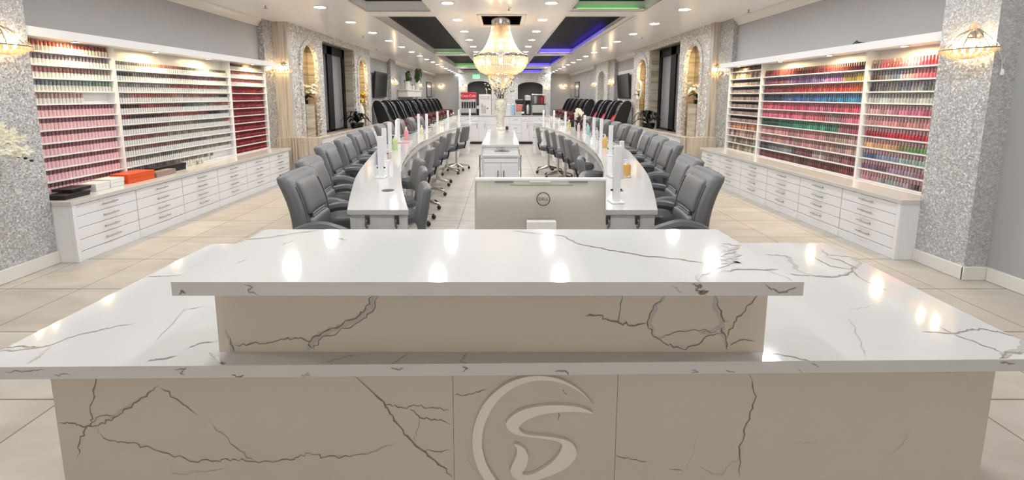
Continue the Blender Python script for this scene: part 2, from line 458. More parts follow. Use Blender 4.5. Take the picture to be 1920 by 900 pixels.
# baseboards
def base(name, *boxes):
    mb = MB()
    for x0, y0, x1, y1 in boxes:
        mb.box((x0, y0, 0), (x1, y1, .115)); 
    struct(name, mb, trim_w, bevel=.006)
base('baseboard_left', (-4.02, YB, -4.0, 3.835))
base('baseboard_right', (3.768, 3.45, 3.79, 3.905), (3.768, 3.448, 3.975, 3.47), (3.953, YB, 3.975, 3.448))
# crown mouldings
def crown(name, x, y0, y1, s):
    mb = MB(); prof = [(0, -.13), (.015, -.13), (.02, -.1), (.06, -.055), (.09, -.03), (.095, 0), (0, 0)]
    vs = [(x + s * p, y, CZ + q) for y in (y0, y1) for p, q in prof]; n = len(prof)
    fs = [(i, (i + 1) % n, (i + 1) % n + n, i + n) for i in range(n)] + [tuple(range(n))[::-1], tuple(range(n, 2 * n))]
    if s < 0: fs = [f[::-1] for f in fs]
    mb.add(vs, [f[::-1] for f in fs]); struct(name, mb, trim_w)
crown('trim_1', -4.32, 3.83, 7.99, 1); crown('trim_2', 4.12, 3.91, 7.92, -1)

# niche walls (each side: two silver framed arches, a black framed window between)
def arch_pts(y0, y1, zs, zt, n=14):
    c = (y0 + y1) / 2; w = (y1 - y0) / 2
    return [(c - w * cos(pi * i / n), zs + (zt - zs) * sin(pi * i / n)) for i in range(n + 1)]
def arch_wall(mb, x, dx, y0, y1, a0, a1, z0, zs, zt, z1):
    """a wall skin between x and x+dx, with an arched opening a0..a1"""
    lo, hi = min(x, x + dx), max(x, x + dx)
    mb.box((lo, y0, z0), (hi, a0, z1)); mb.box((lo, a1, z0), (hi, y1, z1))
    p = arch_pts(a0, a1, zs, zt)
    for (ya, za), (yb, zb) in zip(p, p[1:]):
        mb.add([(lo, ya, za), (lo, yb, zb), (lo, yb, z1), (lo, ya, z1), (hi, ya, za), (hi, yb, zb), (hi, yb, z1), (hi, ya, z1)],
               [(0, 1, 2, 3), (7, 6, 5, 4), (0, 4, 5, 1), (3, 2, 6, 7)])
def arch_frame(x, s, a0, a1, z0, zs, zt, w, t):
    """raised mosaic band round an arch"""
    mb = MB(); p = [(a0, z0)] + arch_pts(a0, a1, zs, zt) + [(a1, z0)]
    q = [(a0 - w, z0)] + arch_pts(a0 - w, a1 + w, zs, zt + w) + [(a1 + w, z0)]
    n = len(p)
    vs = [(x, y, z) for y, z in p] + [(x, y, z) for y, z in q] + [(x + s * t, y, z) for y, z in p] + [(x + s * t, y, z) for y, z in q]
    fs = []
    for i in range(n - 1):
        fs += [(2 * n + i, 2 * n + i + 1, 3 * n + i + 1, 3 * n + i), (i, i + 1, 2 * n + i + 1, 2 * n + i), (n + i, 3 * n + i, 3 * n + i + 1, n + i + 1)]
    return mb.add(vs, fs)
def niche_side(side, s, X, XB, Y0, N1, W, N2, Y1, XL, tr):
    """s=+1: wall on the left (faces +x); X face plane, XB back plane; N1/N2 arch openings, W window bay; XL ledge front"""
    ZL = 0.63
    xin = X - s * 0.06
    mb = MB()
    arch_wall(mb, X, -s * .06, Y0 + .12, W[0], N1[0], N1[1], ZL, 2.15, 2.54, CZ)
    arch_wall(mb, X, -s * .06, W[1], Y1, N2[0], N2[1], ZL, 2.15, 2.52, CZ)
    lo, hi = min(X, X - s * .1), max(X, X - s * .1)
    mb.box((lo, W[0], 2.70), (hi, W[1], CZ))
    struct('wall_%s_niches' % side, mb, silver_far, smooth=0)
    for j, (a, b, zt) in enumerate(((N1[0], N1[1], 2.54), (N2[0], N2[1], 2.52))):
        struct('niche_frame_trim_%s_%d' % (side, j + 1), arch_frame(X, s, a, b, ZL, 2.15, zt, .1, .03), silver_far)
    # marble column, travertine inside
    lo, hi = min(X, XB), max(X, XB)
    struct('column_%s_marble' % side, MB().box((lo, Y0, 0), (hi, Y0 + .12, CZ)), marble_v, smooth=0)
    mb = MB(); xb0, xb1 = min(XB, XB - s * .1), max(XB, XB - s * .1)
    mb.box((xb0, Y0 + .1, 0), (xb1, W[0], CZ)); mb.box((xb0, W[1], 0), (xb1, Y1, CZ))
    for y in (W[0] - .05, W[1], Y1 - .06): mb.box((lo, y, ZL), (max(xin, XB) if s > 0 else hi, y + .05, CZ)) if s > 0 else mb.box((min(xin, XB), y, ZL), (hi, y + .05, CZ))
    for a_, b_ in ((Y0 + .12, W[0] - .05), (W[1] + .05, Y1 - .06)): mb.box((min(XB, xin), a_, 2.60), (max(XB, xin), b_, 2.64))
    mb.box((xb0, W[0], 2.7), (xb1, W[1], CZ)); mb.box((xb0, W[0], 0), (xb1, W[1], ZL))
    mb.box((xb0, W[1] - .06, ZL), (xb1, W[1], 2.7))
    struct('wall_%s_stone' % side, mb, traver, smooth=0)
    # window
    wn = thing('window_%d' % (1 if s > 0 else 2), None, None); wn['kind'] = 'structure'
    x0, x1 = sorted((XB + s * .01, XB + s * .07)); ya, yb = W[0] + .1, W[1] - .06
    mbf = MB()
    for y, w in ((ya, .10), (ya + .40 * (yb - ya), .32), (yb - .15, .15)): mbf.box((x0, y, ZL), (x1, y + w, 2.70))
    mbf.box((x0, ya, 2.5), (x1, yb, 2.70)); mbf.box((x0, ya, ZL), (x1, yb, ZL + .05))
    f = mbf.build('window_frame', frame_black, wn, bevel=.004)
    xg = XB + s * .03
    MB().box((xg - .003, ya, ZL), (xg + .003, yb, 2.68)).build('window_pane', window_glass, wn)
    xs0, xs1 = sorted((XB - s * .1, XB - s * .06))
    MB().box((xs0, ya, ZL), (xs1, yb, 2.7)).build('window_blind', blind, wn)
    # half wall and marble capped ledge
    lo, hi = min(XB, XL), max(XB, XL)
    inn = XL - s * .015
    struct('wall_%s_half' % side, MB().box((min(XB, inn), Y0 - .06, 0), (max(XB, inn), Y1 - .6, ZL - .05)), white_satin, smooth=0)
    mb = MB(); i0, i1 = sorted((XB, XL - s * .12)); mb.box((i0, Y0, ZL - .05), (i1, Y1 - .55, ZL)); mb.box((lo, Y0 - .1, 0), (hi, Y0 - .06, ZL))
    ra, rb = sorted((XL, XL - s * .12)); mb.box((ra, Y0 - .0, ZL + .065), (rb, Y1 - .9, ZL + .10)); mb.box((lo, Y0 - .1, ZL), (hi, Y0 + .0, ZL + .10))
    ra, rb = sorted((XL - s * .012, XL - s * .11)); struct('wall_%s_kerb' % side, MB().box((ra, Y0, ZL - .04), (rb, Y1 - .92, ZL + .066)), white_satin, smooth=0)
    struct('trim_%s_ledge' % side, mb, marble_v, bevel=.005)
niche_side('left', 1, -3.95, -4.27, 8.3, (8.82, 9.56), (9.9, 12.0), (12.25, 13.0), 13.4, -3.4, 0)
niche_side('right', -1, 3.92, 4.24, 8.4, (8.86, 9.62), (9.95, 12.0), (12.15, 12.95), 13.4, 3.4, 0)

# far part of the salon
struct('wall_left_far', MB().box((-4.5, 13.4, 0), (-4.2, YE, CZ)), silver_soft, smooth=0)
struct('wall_right_far', MB().box((4.2, 13.4, 0), (4.5, YE, CZ)), silver_soft, smooth=0)
crown('trim_3', -4.2, 13.4, YE, 1); crown('trim_4', 4.2, 13.4, YE, -1)
for i, (x0, x1, y0, y1) in enumerate(((-4.2, -4.08, 16.35, 17.1), (-4.2, -4.08, 21.5, 22.3), (4.08, 4.2, 16.3, 17.0), (4.08, 4.2, 19.3, 20.0))):
    struct('pilaster_trim_%d' % (i + 1), MB().box((x0, y0, 0), (x1, y1, CZ)), silver_soft, smooth=0)
mb = MB(); arch_wall(mb, 4.02, .18, 17.1, 19.2, 17.6, 18.8, 0, 2.2, 2.5, CZ)
struct('wall_right_arch', mb, silver_far, smooth=0)
struct('wall_back', MB().box((-4.5, YE, 0), (4.5, YE + .3, CZ)), wall_pale, smooth=0)
# arch wall in front of the far wall
def arch_back():
    mb = MB(); Y = 26.5
    mb.T = Matrix(((0, 1, 0, 0), (1, 0, 0, Y), (0, 0, 1, 0), (0, 0, 0, 1)))  # local (x,y)->(world y, x)
    arch_wall(mb, 0, .35, -2.6, 0.12, -2.08, -0.65, 0, 2.12, 2.38, CZ)
    arch_wall(mb, 0, .35, 0.12, 2.86, 0.92, 2.4, 0, 2.06, 2.32, CZ)
    mb.T = None
    struct('wall_back_arches', mb, silver_white, smooth=0)
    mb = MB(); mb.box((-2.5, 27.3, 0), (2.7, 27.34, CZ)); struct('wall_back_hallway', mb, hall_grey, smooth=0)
arch_back()
# ================================================================ RECEPTION DESK
desk = thing('reception_desk', 'large two-level white quartz reception desk with an S emblem on its front', 'reception desk', (0, 1.6, 0))
OFF = Vector((0, -1.6, 0))
def loc_(p): return Vector(p) + OFF
LZ, UZ, TK = 0.75, 1.05, 0.037
def wobble(pts, amp, n=5):
    pts = [Vector(p) for p in pts]; out = [pts[0]]
    for a, b in zip(pts, pts[1:]):
        L = (b - a).length
        for i in range(1, n + 1):
            p = a.lerp(b, i / n)
            if i < n: p = p + Vector((random.uniform(-1, 1), random.uniform(-1, 1), random.uniform(-1, 1))) * min(amp, L * .12)
            out.append(p)
    return out
LC = lambda x, y: (x / 1.875, 420 + y / 1.875)
RC = lambda x, y: (960 + x / 1.875, 420 + y / 1.875)
NV = [0]
def veins(mb, specs, proj, nrm, matfix=None):
    for side, w, m, pts in specs:
        f = LC if side == 'L' else RC
        raw = [proj(*f(*p)) for p in pts]
        P = wobble(raw, .006)
        nr = Vector(nrm)
        P = [p - nr * (p - raw[0]).dot(nr) for p in P]
        n = len(P)
        wd = []
        for i in range(n):
            t = i / (n - 1)
            e = min(1, 6 * t + .25, 6 * (1 - t) + .15)
            wd.append((1.5 if abs(nr.z) > .5 else .95) * w / 1000 * e * random.uniform(.55, 1.25))
        mb.mat = m
        NV[0] += 1; mb.ribbon([p + OFF for p in P], wd, nrm, .0003 + .00012 * (NV[0] % 9) + (.0003 if m != 2 else 0))
    mb.mat = 0
V3 = [quartz, vein_m, vein_soft, vein_dark]
VF = [quartz_shaded, vein_dark, vein_soft, vein_dark]  # front faces: stone and veins darkened in colour for their shade
# lower worktop (slightly splayed, as it stands)
fl, fr = at_z(-62, 689, LZ), at_z(1985, 673, LZ)
bl, br = at_z(395, 457, LZ), at_z(1545, 455, LZ)
mb = MB(); mb.prism([tuple((p + OFF).xy) for p in (fl, fr, br, bl)], LZ - TK, LZ)
pr = lambda x, y: at_z(x, y, LZ)
veins(mb, [('L', 4, 1, [(0, 440), (60, 430), (130, 435), (180, 425), (240, 400), (320, 380), (400, 362), (470, 350)]),
           ('L', 7, 2, [(180, 428), (150, 455), (130, 472), (95, 490)]), ('L', 3, 1, [(0, 447), (90, 440), (150, 432)]),
           ('L', 3, 1, [(520, 185), (580, 183), (640, 180)]), ('L', 4, 1, [(520, 483), (560, 475), (620, 465)]),
           ('L', 4, 1, [(735, 452), (775, 488), (792, 492)]), ('L', 3, 1, [(665, 435), (700, 420), (765, 412)]), ('L', 3, 2, [(550, 410), (650, 300), (720, 290)]),
           ('L', 5, 2, [(1150, 485), (1200, 470), (1250, 460)]), ('L', 5, 2, [(1435, 455), (1400, 480), (1375, 494)]), ('L', 5, 2, [(1640, 455), (1620, 480), (1640, 492)]),
           ('R', 5, 1, [(890, 108), (960, 112), (985, 120)]), ('R', 12, 2, [(965, 113), (990, 140), (1005, 165)]), ('R', 5, 1, [(1005, 165), (1060, 182), (1130, 188), (1180, 178), (1205, 152), (1160, 130), (1100, 115)]),
           ('R', 10, 2, [(1060, 183), (1130, 186), (1190, 172)]), ('R', 4, 1, [(1060, 115), (1120, 150), (1200, 160)]), ('R', 4, 1, [(930, 162), (1000, 180), (1060, 180)]),
           ('R', 4, 1, [(1195, 165), (1240, 200), (1315, 235)]), ('R', 4, 1, [(1085, 90), (1110, 110), (1190, 115), (1230, 130)]), ('R', 9, 2, [(1190, 120), (1225, 135), (1205, 160)]),
           ('R', 4, 1, [(1500, 360), (1550, 385), (1600, 372), (1660, 370), (1720, 382), (1800, 405)]), ('R', 3, 1, [(1440, 378), (1550, 385), (1640, 420), (1730, 455)]),
           ('R', 14, 2, [(1800, 385), (1800, 430), (1770, 450), (1715, 472)]), ('R', 4, 1, [(1790, 450), (1735, 455), (1712, 474)]), ('R', 3, 1, [(890, 448), (980, 465), (1060, 485)]),
           ('R', 2, 2, [(1180, 330), (1230, 420), (1245, 470)]), ('R', 2, 2, [(1190, 300), (1250, 292), (1320, 270)])], pr, (0, 0, 1))
fn = Vector((fr.y - fl.y, -(fr.x - fl.x), 0)).normalized()      # outward normal of the front edge
def on_edge(x, y):
    t = ray(x, y); n = fn; k = (fl - Vector((0, 0, H))).dot(n) / t.dot(n)
    p = Vector((0, 0, H)) + t * k
    p.z = min(max(p.z, LZ - TK + .002), LZ - .002); return p
veins(mb, [('L', 4, 1, [(615, 512), (655, 506), (632, 525), (650, 530)]), ('L', 4, 3, [(815, 528), (835, 540), (862, 532)]), ('L', 9, 2, [(1060, 535), (1080, 525), (1092, 540)]), ('L', 3, 1, [(20, 520), (90, 517), (160, 512)]), ('L', 3, 1, [(190, 528), (250, 532)]),
           ('L', 4, 1, [(1375, 503), (1400, 512), (1420, 505)]), ('L', 4, 1, [(1625, 500), (1645, 508), (1625, 518)]),
           ('R', 5, 1, [(150, 520), (190, 518), (200, 530)]), ('R', 3, 1, [(630, 512), (655, 520), (630, 530)]), ('R', 4, 1, [(750, 515), (785, 530)]), ('R', 4, 1, [(1050, 490), (1080, 502)]), ('R', 6, 1, [(1715, 488), (1770, 490)]), ('R', 3, 1, [(1005, 512), (1020, 528)])], on_edge, fn)
mb.build('lower_worktop', V3, desk, bevel=.002)
# upper transaction top
ul, ur, vl, vr = at_z(320, 529, UZ), at_z(1508, 529, UZ), at_z(497, 430, UZ), at_z(1345, 430, UZ)
mb = MB(); mb.prism([tuple((p + OFF).xy) for p in (ul, ur, vr, vl)], UZ - .035, UZ)
veins(mb, [('R', 4, 1, [(0, 25), (120, 35), (190, 45), (240, 72), (330, 90), (400, 102), (480, 115), (600, 125), (690, 140)]),
           ('R', 9, 2, [(740, 70), (800, 75), (750, 95), (800, 110), (740, 125), (800, 135), (730, 150), (690, 165), (650, 190), (660, 203)]), ('R', 5, 2, [(730, 75), (785, 92), (735, 112), (790, 122), (745, 140), (700, 158), (655, 178)]),
           ('R', 4, 1, [(735, 165), (850, 160), (940, 160)]), ('R', 6, 2, [(900, 165), (960, 185), (985, 200)]),
           ('L', 4, 1, [(860, 55), (950, 48), (1020, 35), (1120, 22)]), ('L', 3, 1, [(990, 78), (1030, 55)]), ('L', 3, 1, [(1160, 45), (1220, 58)]), ('L', 2, 2, [(1130, 35), (1180, 42)]), ('L', 2, 2, [(830, 140), (870, 125)])], lambda x, y: at_z(x, y, UZ), (0, 0, 1))
def on_up(x, y):
    p = at_y(x, y, ul.y); p.z = min(max(p.z, UZ - .033), UZ - .002); return p
veins(mb, [('L', 4, 3, [(632, 248), (640, 233), (655, 245)]), ('L', 3, 1, [(860, 215), (890, 220), (872, 233), (912, 248)]), ('R', 6, 3, [(632, 212), (665, 218), (645, 232), (690, 236), (655, 243), (680, 256)]), ('R', 5, 1, [(890, 212), (940, 242), (1000, 224)]), ('R', 5, 2, [(560, 215), (600, 240)])], on_up, (0, -1, 0))
mb.build('upper_worktop', V3, desk, bevel=.002)
# riser under the upper top
by = at_z(900, 660, LZ).y
r0, r1 = at_y(412, 662, by).x, at_y(1431, 659, by).x
mb = MB(); mb.box((r0, by - 1.6, LZ), (r1, vl.y - 1.6 - .03, UZ - .035))
pb = lambda x, y: (lambda p: Vector((p.x, p.y, min(p.z, UZ - .036))))(at_y(x, y, by))
veins(mb, [('L', 20, 2, [(1325, 240), (1300, 300), (1260, 335), (1180, 370), (1120, 395), (1095, 420), (1083, 450)]), ('L', 5, 3, [(1310, 240), (1285, 300), (1250, 332), (1170, 366), (1110, 392), (1080, 425)]), ('L', 4, 3, [(1330, 250), (1312, 305), (1265, 342), (1190, 378), (1125, 405), (1095, 450)]),
           ('L', 4, 3, [(1095, 412), (1050, 402), (1000, 405), (940, 418), (880, 420), (825, 425)]), ('L', 8, 2, [(795, 370), (808, 420), (812, 448)]), ('L', 3, 3, [(812, 400), (822, 448)]),
           ('R', 6, 3, [(260, 322), (300, 320), (360, 342), (420, 357), (470, 348)]), ('R', 4, 3, [(385, 240), (375, 330), (370, 345)]), ('R', 12, 2, [(535, 240), (505, 300), (482, 345), (500, 390), (525, 412)]), ('R', 4, 3, [(525, 260), (496, 300), (475, 345), (495, 392), (530, 415), (600, 440), (650, 425), (700, 390), (745, 380)]),
           ('R', 14, 2, [(705, 240), (725, 310), (740, 370), (755, 440)]), ('R', 5, 3, [(715, 255), (735, 320), (745, 385), (760, 445)]), ('R', 4, 3, [(865, 250), (820, 305), (780, 345), (755, 395)]), ('R', 3, 3, [(520, 400), (570, 380), (640, 370), (720, 378)]), ('R', 12, 2, [(660, 385), (710, 378), (760, 340)]), ('R', 3, 3, [(765, 425), (800, 408), (855, 414)])], pb, (0, -1, 0))
mb.build('riser', VF, desk, bevel=.0015)
# front in three panels, side panels, workspace shelf behind
PY = 1.235
px0, px1 = at_y(95, 712, PY).x, at_y(1866, 700, PY).x
s1, s2 = at_y(850, 780, PY).x, at_y(1156, 780, PY).x
pf = lambda x, y: (lambda p: Vector((p.x, p.y, min(p.z, LZ - TK - .001))))(at_y(x, y, PY))
FR = [('L', 5, 3, [(335, 520), (330, 600), (318, 660), (325, 700), (300, 720), (280, 770), (270, 825)]), ('L', 5, 3, [(205, 700), (250, 700), (300, 714), (345, 710), (400, 680), (470, 630), (520, 595), (565, 565)]), ('L', 8, 2, [(345, 708), (400, 678), (470, 628), (540, 580)]),
      ('L', 3, 3, [(325, 700), (340, 680), (405, 672)]), ('L', 3, 3, [(335, 715), (370, 755), (450, 770), (530, 785), (600, 810), (680, 835), (760, 832), (820, 825), (900, 835), (980, 832), (1040, 820), (1090, 805), (1140, 820), (1230, 818), (1330, 795), (1390, 770)]),
      ('L', 3, 3, [(565, 575), (630, 622), (695, 672)]), ('L', 2, 3, [(750, 705), (830, 785), (895, 838)]), ('L', 2, 2, [(590, 885), (700, 870), (795, 858)]),
      ('L', 5, 3, [(1250, 535), (1350, 625), (1385, 690), (1450, 765), (1500, 805), (1550, 850), (1590, 890)]), ('L', 4, 3, [(1350, 625), (1400, 645), (1470, 640), (1520, 645), (1585, 655)]), ('L', 4, 3, [(1440, 650), (1475, 680), (1530, 685), (1588, 705)]), ('L', 2, 3, [(1475, 680), (1465, 740), (1455, 765)]), ('L', 3, 3, [(1490, 797), (1588, 793)])]
FC = [('L', 3, 3, [(1600, 600), (1650, 597), (1712, 582)]), ('L', 3, 2, [(1655, 800), (1640, 815), (1660, 850), (1690, 890)]), ('R', 3, 3, [(178, 580), (195, 598)]), ('R', 3, 3, [(165, 655), (162, 690)]), ('R', 2, 2, [(160, 750), (165, 780)])]
FD = [('R', 5, 3, [(832, 525), (858, 605), (835, 680), (820, 710), (800, 800), (800, 890)]), ('R', 3, 3, [(362, 812), (430, 828), (475, 836)]), ('R', 3, 2, [(655, 750), (620, 840), (595, 890)]), ('R', 3, 3, [(550, 860), (600, 868)]), ('R', 4, 2, [(800, 820), (760, 850), (735, 885), (690, 870), (650, 850)]), ('R', 2, 2, [(1400, 730), (1360, 785), (1320, 820)]), ('R', 2, 2, [(1600, 540), (1590, 560)]), ('R', 2, 2, [(990, 770), (1080, 765)])]
for x0, x1, sp in ((px0, s1 - .0007, FR), (s1 + .0007, s2 - .0007, FC), (s2 + .0007, px1, FD)):
    mb = MB(); mb.box((x0, PY - 1.6, 0), (x1, PY - 1.6 + .03, LZ - TK)); veins(mb, sp, pf, (0, -1, 0)); mb.build('front_panel', VF, desk)
for x0, x1 in ((px0, px0 + .03), (px1 - .03, px1)): bx('side_panel', (x0, PY - 1.57, 0), (x1, 2.08 - 1.6, LZ - TK), quartz_shaded, desk)
bx('inner_shelf', (px0 + .03, -.2, .40), (px1 - .03, .35, .42), white_satin, desk)
# emblem: open ring and a swooping S in frosted acrylic
LG = lambda x, y: (860 + x / 4.284, 690 + y / 4.284)
def logo_pt(x, y):
    p = at_y(x, y, PY); return (p.x, p.z)
def emblem_piece(name, poly, parent):
    mb = MB(); mb.prism(poly, 0, .012)
    return mb.build(name, acrylic, parent, loc=(0, PY - 1.6 - .0005, 0), rot=(pi / 2, 0, 0), smooth=30, bevel=.002)
outer = []; inner = []
N = 72
for i in range(N + 1):
    a = radians(34 + (312 - 34) * i / N); t = i / N
    w = 18 * min(1, max(0.02, (t / .42)) ** 1.0, max(.02, (1 - t) / .35))
    outer.append(logo_pt(1009 + 123 * cos(a), 823 - 123 * sin(a))); inner.append(logo_pt(1009 + (123 - w) * cos(a), 823 - (123 - w) * sin(a)))
ring = emblem_piece('emblem_ring', outer + inner[::-1], desk)
S_ = [(1075, 342), (960, 292), (780, 276), (600, 292), (480, 330), (405, 385), (380, 430), (408, 480), (480, 517), (600, 536), (720, 551), (795, 568), (826, 600), (800, 668), (740, 738), (650, 798), (570, 832), (510, 824), (540, 770), (556, 710), (545, 650), (505, 608), (445, 586), (466, 625), (460, 690), (430, 750), (414, 810), (452, 862), (540, 882), (640, 870), (780, 820), (880, 762), (938, 690), (938, 630), (900, 578), (830, 547), (700, 526), (560, 513), (502, 490), (486, 450), (540, 400), (650, 356), (780, 336), (950, 330)]
S_ = catmull(S_, 4)
emblem_piece('emblem_letter', [logo_pt(*LG(*p)) for p in S_], desk)

# ================================================================ MONITOR
mon = thing('desktop_monitor', 'back of a silver all-in-one desktop monitor behind the quartz desk', 'monitor', (0.175, 1.97, LZ))
W2 = .302
def mw(p):      # gentle taper to the edges
    return p
mb = MB(); mb.cushion((-W2, -.022, .02), (W2, .02, .372), .012, n=(4, 2, 4))
mb.build('rear_shell', mon_silver, mon, rot=(radians(-6), 0, 0))
mb = MB(); mb.cushion((-W2, -.027, .362), (W2, .02, .378), .006, n=(4, 2, 2)); mb.build('top_edge', white_satin, mon, rot=(radians(-6), 0, 0))
bx('screen', (-W2 + .01, .0205, .06), (W2 - .01, .022, .365), black_gloss, mon, rot=(radians(-6), 0, 0))
for a, b in ((-.21, -.125), (.13, .215)): bx('vent', (a, -.0285, .357), (b, -.021, .361), seam, mon, rot=(radians(-6), 0, 0))
bx('vent', (-.14, -.0235, .343), (.15, -.021, .3455), seam, mon, rot=(radians(-6), 0, 0))
bx('camera_housing', (-.05, -.029, .3585), (.045, -.02, .3635), trim_w, mon, rot=(radians(-6), 0, 0))
bx('stand', (-.066, -.06, .0), (.066, -.03, .195), white_satin, mon, bevel=.004)
bx('stand_foot', (-.12, -.1, .0), (.12, .1, .012), white_satin, mon, bevel=.003)
lg = thing('brand_mark', None, None); lg.parent = mon; lg.location = (.01, -.0225, .288); lg.rotation_euler = (radians(-6), 0, 0)
mb = MB(); mb.tube([(.029 * cos(2 * pi * i / 32), 0, .029 * sin(2 * pi * i / 32)) for i in range(33)], .0022, 5, False); mb.build('ring', logo_grey, lg)
lettering('lettering', 'DELL', .020, logo_grey, lg, (0, -.0012, 0), (pi / 2, 0, 0))
# ================================================================ DRAWER CABINETS, WORKTOPS, POLISH RACKS
def drawer_unit(s, X, XB, name_side):
    """one unit .667 wide (along y), front at X; s=+1 faces +x"""
    t = thing('drawer_cabinet', None, 'cabinet', (X, 0, 0))
    W = .667; d = XB - X
    lo, hi = sorted((0, d)); 
    MB().box((lo, .002, .0), (hi, W - .002, .53)).build('body', white, t, bevel=.003)
    x0, x1 = sorted((0, s * .018))
    bx('plinth', (x0, .002, 0), (x1, W - .002, .088), white, t, bevel=.003)
    for k in range(4):
        z = .094 + k * .1085
        dr = bx('drawer', (x0, .005, z), (x1, W - .005, z + .104), white, t, bevel=.003)
        mb = MB(); xh = s * .042
        mb.tube([(xh, W / 2 - .085, z + .06), (xh, W / 2 + .085, z + .06)], .0055, 6)
        for q in (-.055, .055): mb.tube([(s * .016, W / 2 + q, z + .06), (xh, W / 2 + q, z + .06)], .004, 6)
        mb.build('handle', nickel, dr)
    return t
def place_cabinets(s, X, XB, Y0, side):
    n = 6
    root = drawer_unit(s, X, XB, side)
    for k in range(n):
        lab = 'white four-drawer base cabinet below the %s polish rack, %s of six from the reception desk' % (side, ORD[k])
        if k == 0: root.location = (X, Y0, 0); root['label'] = lab; root['group'] = 'drawer cabinets under the %s rack' % side
        else: dup(root, (X, Y0 + .667 * k, 0), None, lab, 'drawer cabinets under the %s rack' % side)
    # end gable with a little post, continuous worktop
    x0, x1 = sorted((X + s * .02, XB))
    g = thing('cabinet_end_panel', 'white end panel closing the %s drawer cabinets beside the silver column' % side, 'end panel', (0, Y0 - .03, 0))
    xx = X - s * .17
    a, b = sorted((X + s * .02, xx)); bx('panel', (a, 0, 0), (b, .03, .53), white, g, bevel=.003)
    a, b = sorted((X + s * .028, X - s * .01)); bx('corner_post', (a, -.004, 0), (b, .034, .53), white, g, bevel=.004)
    x0, x1 = sorted((X + s * .035, XB)); 
    xs = sorted((X + s * .035, X - s * .14))
    mb = MB(); mb.box((x0, Y0 - .03, .53), (x1, Y0 + n * .667 + .06, .57)); mb.box((xs[0], Y0 - .045, .53), (xs[1], Y0 - .03, .57))
    w = mb.build('cabinet_worktop', quartz, bevel=.003)
    tag(w, 'long white worktop lying on the %s drawer cabinets' % side, 'worktop')
CXL, CXR = -3.86, 3.635
place_cabinets(1, CXL, -4.31, 3.865, 'left')
place_cabinets(-1, CXR, 4.11, 3.935, 'right')

PITCH = .1205
def rack(side, s, XF, XB, ys, rows, ztop=1.985, tall=()):
    """open wall rack: front edge XF, back XB, ys = bay boundaries, rows[b] = number of shelves"""
    t = thing('polish_rack', 'white open wall rack of nail polish along the %s wall, three bays wide' % side, 'display rack', (0, ys[0], .57))
    y0 = ys[0]; H_ = ztop - .57
    def b(name, x0, x1, ya, yb, za, zb, m=shelf_white, bev=.002):
        x0, x1 = sorted((x0, x1)); return bx(name, (x0, ya - y0, za - .57), (x1, yb - y0, zb - .57), m, t, bevel=bev)
    b('back_panel', XB, XB + s * .012, ys[0], ys[-1], .571, ztop, bev=0)
    for i, y in enumerate(ys):
        w = .03 if 0 < i < len(ys) - 1 else .022
        b('upright', XB, XF + s * .012, y - w / 2, y + w / 2, .571, ztop - (.0 if i in (0, 3) else .0))
    for i in range(3):
        for k in range(rows[i] + 1):
            z = .585 + k * PITCH
            if z > ztop - .03: continue
            b('shelf', XB + s * .012, XF, ys[i] + .013, ys[i + 1] - .013, z - .013, z, bev=0)
    # header box that carries the small lamps
    b('header', XB, XF + s * .15, ys[0] - .02, ys[-1] + .03, ztop, ztop + .03)
    b('header_fascia', XF + s * .15, XF + s * .172, ys[0] - .02, ys[-1] + .03, ztop - .005, ztop + .075)
    b('header_top', XB, XF + s * .15, ys[0] - .02, ys[-1] + .03, ztop + .03, ztop + .07)
    return t
LXF, LXB, RXF, RXB = -4.21, -4.32, 4.0, 4.12
LY = (3.86, 4.86, 6.9, 7.93); RY = (3.93, 4.92, 6.9, 7.86)
rack('left', 1, LXF, LXB, LY, (11, 10, 11), 2.02); rack('right', -1, RXF, RXB, RY, (10, 10, 11))
def puck(side, X, y, z, k):
    t = thing('rack_light', 'small warm lamp under the header of the %s polish rack, %s from the reception desk' % (side, ORD[k]), 'lamp', (X, y, z), group='lamps over the %s rack' % side)
    MB().lathe([(.0, 0), (.042, 0), (.045, -.006), (.036, -.010), (.034, -.006)], seg=16).build('rim', chrome, t)
    MB().lathe([(.0, -.0062), (.034, -.0065)], seg=16).build('lens', light_puck, t)
for k, y in enumerate((4.36, 5.35, 6.3, 7.4)): puck('left', -4.12, y, 2.02, k); puck('right', 3.91, y + .03, 1.985, k)

# ---- bottles
def mixc(c, k):
    m = sum(c) / 3
    return tuple(lin(min(255, (.80 * v + .20 * m) * .93 + 16)) * k for v in c)
def bottle_meshes(kind, M, parent_first=True):
    if kind == 'gel':     # straight tube bottle with a tall coloured cap
        body = [(0, 0), (.0135, 0), (.0145, .004), (.0145, .046), (.0085, .053), (.0085, .056)]
        cap = [(.0085, .054), (.0118, .055), (.0112, .092), (.0098, .096), (0, .096)]
    elif kind == 'pink':
        body = [(0, 0), (.0145, 0), (.0160, .004), (.0160, .056), (.008, .064), (.008, .066)]
        cap = [(.008, .060), (.0108, .062), (.0098, .098), (.008, .102), (0, .102)]
    else:                 # glass lacquer bottle, slim cap
        body = [(0, 0), (.0145, 0), (.0158, .003), (.0158, .044), (.0085, .054), (.0085, .057)]
        cap = [(.0085, .054), (.0105, .055), (.0090, .090), (.0072, .094), (0, .094)]
    return body, cap
PROTO = {}
def proto(kind):
    if kind in PROTO: return PROTO[kind]
    body, cap = bottle_meshes(kind, None)
    nm = {'gel': 'gel_polish_bottle', 'pink': 'gel_polish_bottle', 'lac': 'nail_polish_bottle'}[kind]
    a = MB().lathe(body, seg=8).build(nm, polish_obj); b = MB().lathe(cap, seg=8).build('cap', polish_obj, a)
    PROTO[kind] = [a, b, False]
    return PROTO[kind]
